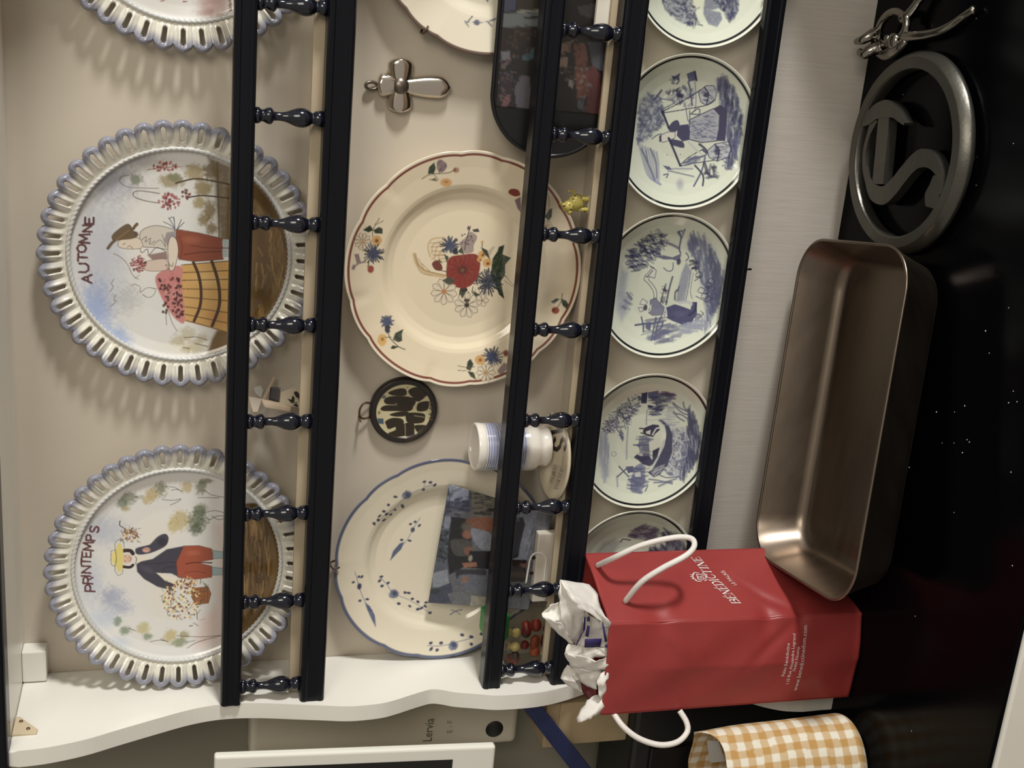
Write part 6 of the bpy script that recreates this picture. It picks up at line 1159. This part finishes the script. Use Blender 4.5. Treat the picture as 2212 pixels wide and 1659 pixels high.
# ------------------------------------------------------------------ gingham bag on the worktop
GC, GA, GB_ = np.array([-.7455, -.1260]), .0745, .0490
GM = paint_mat('gingham_cloth', 0.8, 0.0, .3)
nth_, nz_ = 260, 150; gz0, gz1 = ZC + .0008, ZC + .172
T, Zg = np.meshgrid(np.linspace(0, 2 * np.pi, nth_, endpoint=False), np.linspace(0, 1, nz_), indexing='ij')
def ginghamR(t, q): return (1 - .30 * np.maximum(0, 1 - q / .12) ** 2.2) * (1 - .10 * q) * (1 + .018 * np.sin(3 * t + 9 * q) * sst(.2, 1, q) + .02 * np.sin(7 * t + 2) * sst(.5, 1, q))
top = 1 + .05 * np.sin(2 * T + .6) + .02 * np.sin(5 * T)
rr = ginghamR(T, Zg); X = GC[0] + GA * rr * np.cos(T); Y = GC[1] + GB_ * rr * np.sin(T); Zz = gz0 + (gz1 - gz0) * Zg * (1 + (top - 1) * Zg)
arc = np.cumsum(np.hypot(np.gradient(GA * np.cos(T[:, 0])), np.gradient(GB_ * np.sin(T[:, 0]))))[:, None] + 0 * Zg
cell = .0088; sa = (np.floor(arc / cell + .13 * np.sin(Zg * 9)) % 2).astype(int); sb = (np.floor((Zz - gz0) / cell + .15 * np.sin(T * 3)) % 2).astype(int)
tone = np.array([pc((206, 200, 184)), pc((186, 160, 122)), pc((172, 132, 72))]); C = tone[(sa + sb)].reshape(-1, 3) * (0.94 + .12 * fbm(arc.ravel(), Zz.ravel(), 250))[:, None]
V = np.stack([X, Y, Zz], -1).reshape(-1, 3); i, j = np.meshgrid(np.arange(nth_), np.arange(nz_ - 1), indexing='ij'); i2 = (i + 1) % nth_
F = np.stack([i * nz_ + j, i2 * nz_ + j, i2 * nz_ + j + 1, i * nz_ + j + 1], -1).reshape(-1, 4)
GG = thing('gingham_bag', 'yellow and white gingham cloth bag standing open beside the red bag', 'bag', (GC[0], GC[1], ZC))
go = mobj('cloth', V, F, GM, GG, True, cols=C); md = go.modifiers.new('thickness', 'SOLIDIFY'); md.thickness = .0012; md.offset = -1
v, f = lathe_geo([(.0001, 0), (1, 0), (1, .001), (.0001, .001)], 48); mobj('bottom', [(GC[0] + a * GA * .70, GC[1] + b * GB_ * .70, ZC + .0006 + c) for a, b, c in v], f, mat('gingham_bottom', (.5, .40, .25, 1), .8), GG)
tgp = [at(u, v, 1, -.108) for u, v in ((1527, 1600), (1552, 1600), (1566, 1645), (1534, 1648))]; mobj('care_tag', tgp + [p + np.array([0, .0006, 0]) for p in tgp], [[0, 1, 2, 3], [7, 6, 5, 4], [0, 4, 5, 1], [1, 5, 6, 2], [2, 6, 7, 3], [3, 7, 4, 0]], mat('tag_cloth', (.55, .54, .52, 1), .8), GG)

# ------------------------------------------------------------------ left of the dresser
AP = thing('slim_appliance', 'slim white wall appliance with black round button left of the side panel', 'appliance', (-.745, WALLY + .012, -.3165))
M_APW = mat('appliance_white', (0.60, 0.55, 0.45, 1), .4, noise=.03)
box('housing', -.7925, -.7080, .0500, WALLY + .0125, -.3165, -.0150, M_APW, AP, .007, 4)
c = at(1068, 1575, 1, .0498); v, f = lathe_geo([(.0001, .0012), (.0096, .0012), (.0104, .0004), (.0104, -.001)], 32); mobj('button', [(c[0] + a, .0500 - z, c[2] + b) for a, b, z in v], f, mat('button_black', (.008, .009, .007, 1), .45), AP, True)
apf = lambda s, t: np.array([-.7925 + s * .0845, .0495, -.3165 + t * .3015])
text_on('maker_lettering', 'Lervia', apf, (932, 1601), (938, 1552), .0845, .3015, 1.2, AP, mat('grey_ink', (.10, .085, .06, 1), .6))
text_on('small_lettering', 'E - F', apf, (977, 1582), (978, 1556), .0845, .3015, 1.0, AP, mat('pale_grey_ink', (.26, .23, .17, 1), .6))

SC = thing('screen_monitor', 'white framed screen on a stand cut off at the picture edge', 'monitor', (-.90, -.05, ZC))
M_BEZ = mat('bezel_white', (.80, .79, .72, 1), .3)
sy = -.052; e0 = at(463, 1635, 1, sy); e1 = at(1072, 1612, 1, sy)
sx0 = (e0[0] + e1[0]) / 2; sk = (e1[0] - e0[0]) / (e1[2] - e0[2]); zt_, zb_ = e0[2], e1[2]
def scr(x, z): return np.array([x + sk * (z - (zt_ + zb_) / 2), sy, z])
bw = .0225; bwb = .0300; Wd_ = .42
def slab(name, rect, y0, y1, m, par, bev=.0):
    x0, x1, za, zb2 = rect; bm = bmesh.new(); V = [bm.verts.new(tuple(scr(x, z) * np.array([1, 0, 1]) + np.array([0, y, 0]))) for y in (y0, y1) for x, z in ((x0, za), (x1, za), (x1, zb2), (x0, zb2))]
    for q in ([0, 1, 2, 3], [7, 6, 5, 4], [0, 4, 5, 1], [1, 5, 6, 2], [2, 6, 7, 3], [3, 7, 4, 0]): bm.faces.new([V[k] for k in q])
    if bev: bmesh.ops.bevel(bm, geom=bm.edges[:], offset=bev, segments=3, affect='EDGES', profile=.5)
    return bm_obj(name, bm, m, par)
slab('casing', (sx0 - Wd_, sx0, zb_, zt_), sy, sy + .010, M_BEZ, SC, .003)
slab('screen', (sx0 - Wd_ + bw, sx0 - bw * .62, zb_ + .046, zt_ - .020), sy - .0006, sy + .001, mat('dark_screen', (.006, .005, .005, 1), .15), SC)
box('stand', -1.065, -1.015, sy + .0105, sy + .025, ZC + .006, zb_ + .08, M_BEZ, SC, .003); box('foot', -1.12, -1.004, -.10, .060, ZC, ZC + .006, M_BEZ, SC, .002)

BK = thing('black_appliance', 'low black appliance on the worktop behind the gingham bag', 'appliance', (-.86, .02, ZC))
M_BLK = mat('black_plastic', (.012, .012, .012, 1), .4)
box('body', -1.00, -.7085, -.022, WALLY, ZC + .004, -.4285, M_BLK, BK, .006); box('door', -.985, -.760, -.0265, -.0222, ZC + .02, -.450, mat('black_glass', (.006, .006, .007, 1), .12), BK, .002)
for x in (-.98, -.73): box('foot', x - .01, x + .01, -.01, .01, ZC, ZC + .0045, M_BLK, BK)
CBX = thing('cardboard_box', 'small tan cardboard box on the black appliance behind the red bag', 'box', (-.735, .02, -.4285))
M_CBX = mat('cardboard', (.40, .31, .18, 1), .7, noise=.08)
box('box_body', -.7625, -.7090, -.004, .066, -.4285, -.3450, M_CBX, CBX, .0015); box('lid', -.7635, -.7085, -.005, .067, -.3455, -.3290, mat('cardboard_lid', (.36, .27, .16, 1), .7, noise=.08), CBX, .0015)
FOL = thing('blue_folder', 'dark blue folder edge leaning below the white appliance', 'folder', (-.76, -.02, -.42))
M_BLU = mat('blue_board', (.012, .020, .085, 1), .5)
fa0, fa1 = at(1128, 1528, 1, -.012), at(1172, 1528, 1, -.012); fb0, fb1 = at(1262, 1700, 1, -.016), at(1308, 1700, 1, -.016)
V = [fa0, fa1, fb1, fb0] + [p + np.array([-.004, .012, -.002]) for p in (fa0, fa1, fb1, fb0)]
mobj('spine', V, [[3, 2, 1, 0], [4, 5, 6, 7], [0, 1, 5, 4], [1, 2, 6, 5], [2, 3, 7, 6], [3, 0, 4, 7]], M_BLU, FOL)
off = np.array([-.055, .004, -.045]); V = [fa0, fb0, fb0 + off, fa0 + off]; V = V + [p + np.array([0, .003, 0]) for p in V]
mobj('cover', V, [[0, 1, 2, 3], [7, 6, 5, 4], [0, 4, 5, 1], [1, 5, 6, 2], [2, 6, 7, 3], [3, 7, 4, 0]], mat('black_board', (.010, .010, .011, 1), .55), FOL)

# crumbs on the worktop
g = random.Random(21); bm = bmesh.new()
spots = [(1890, 950), (1921, 960), (2024, 890), (2063, 890), (2085, 877), (2090, 950), (2180, 665), (2095, 955), (1978, 1331), (2180, 870), (1965, 1010), (2036, 957), (2062, 957), (2080, 978), (2130, 715), (2138, 763), (2190, 845), (2198, 868), (2185, 1020), (2062, 1107), (2188, 1222), (1970, 1579), (2110, 40), (1952, 205), (2110, 400), (2190, 310), (2025, 462)]
for u, v in spots:
    c = at(u, v, 2, ZC); res = bmesh.ops.create_icosphere(bm, subdivisions=1, radius=g.uniform(.0004, .0008))
    for q in res['verts']: q.co = Vector((c[0] + q.co.x * g.uniform(.7, 1.3), c[1] + q.co.y, c[2] + .0006 + q.co.z * .6))
cr = bm_obj('crumbs', bm, mat('pale_crumb', (.62, .60, .55, 1), .6), None); tag(cr, 'tiny pale crumbs scattered over the navy worktop', 'crumbs'); cr['kind'] = 'stuff'
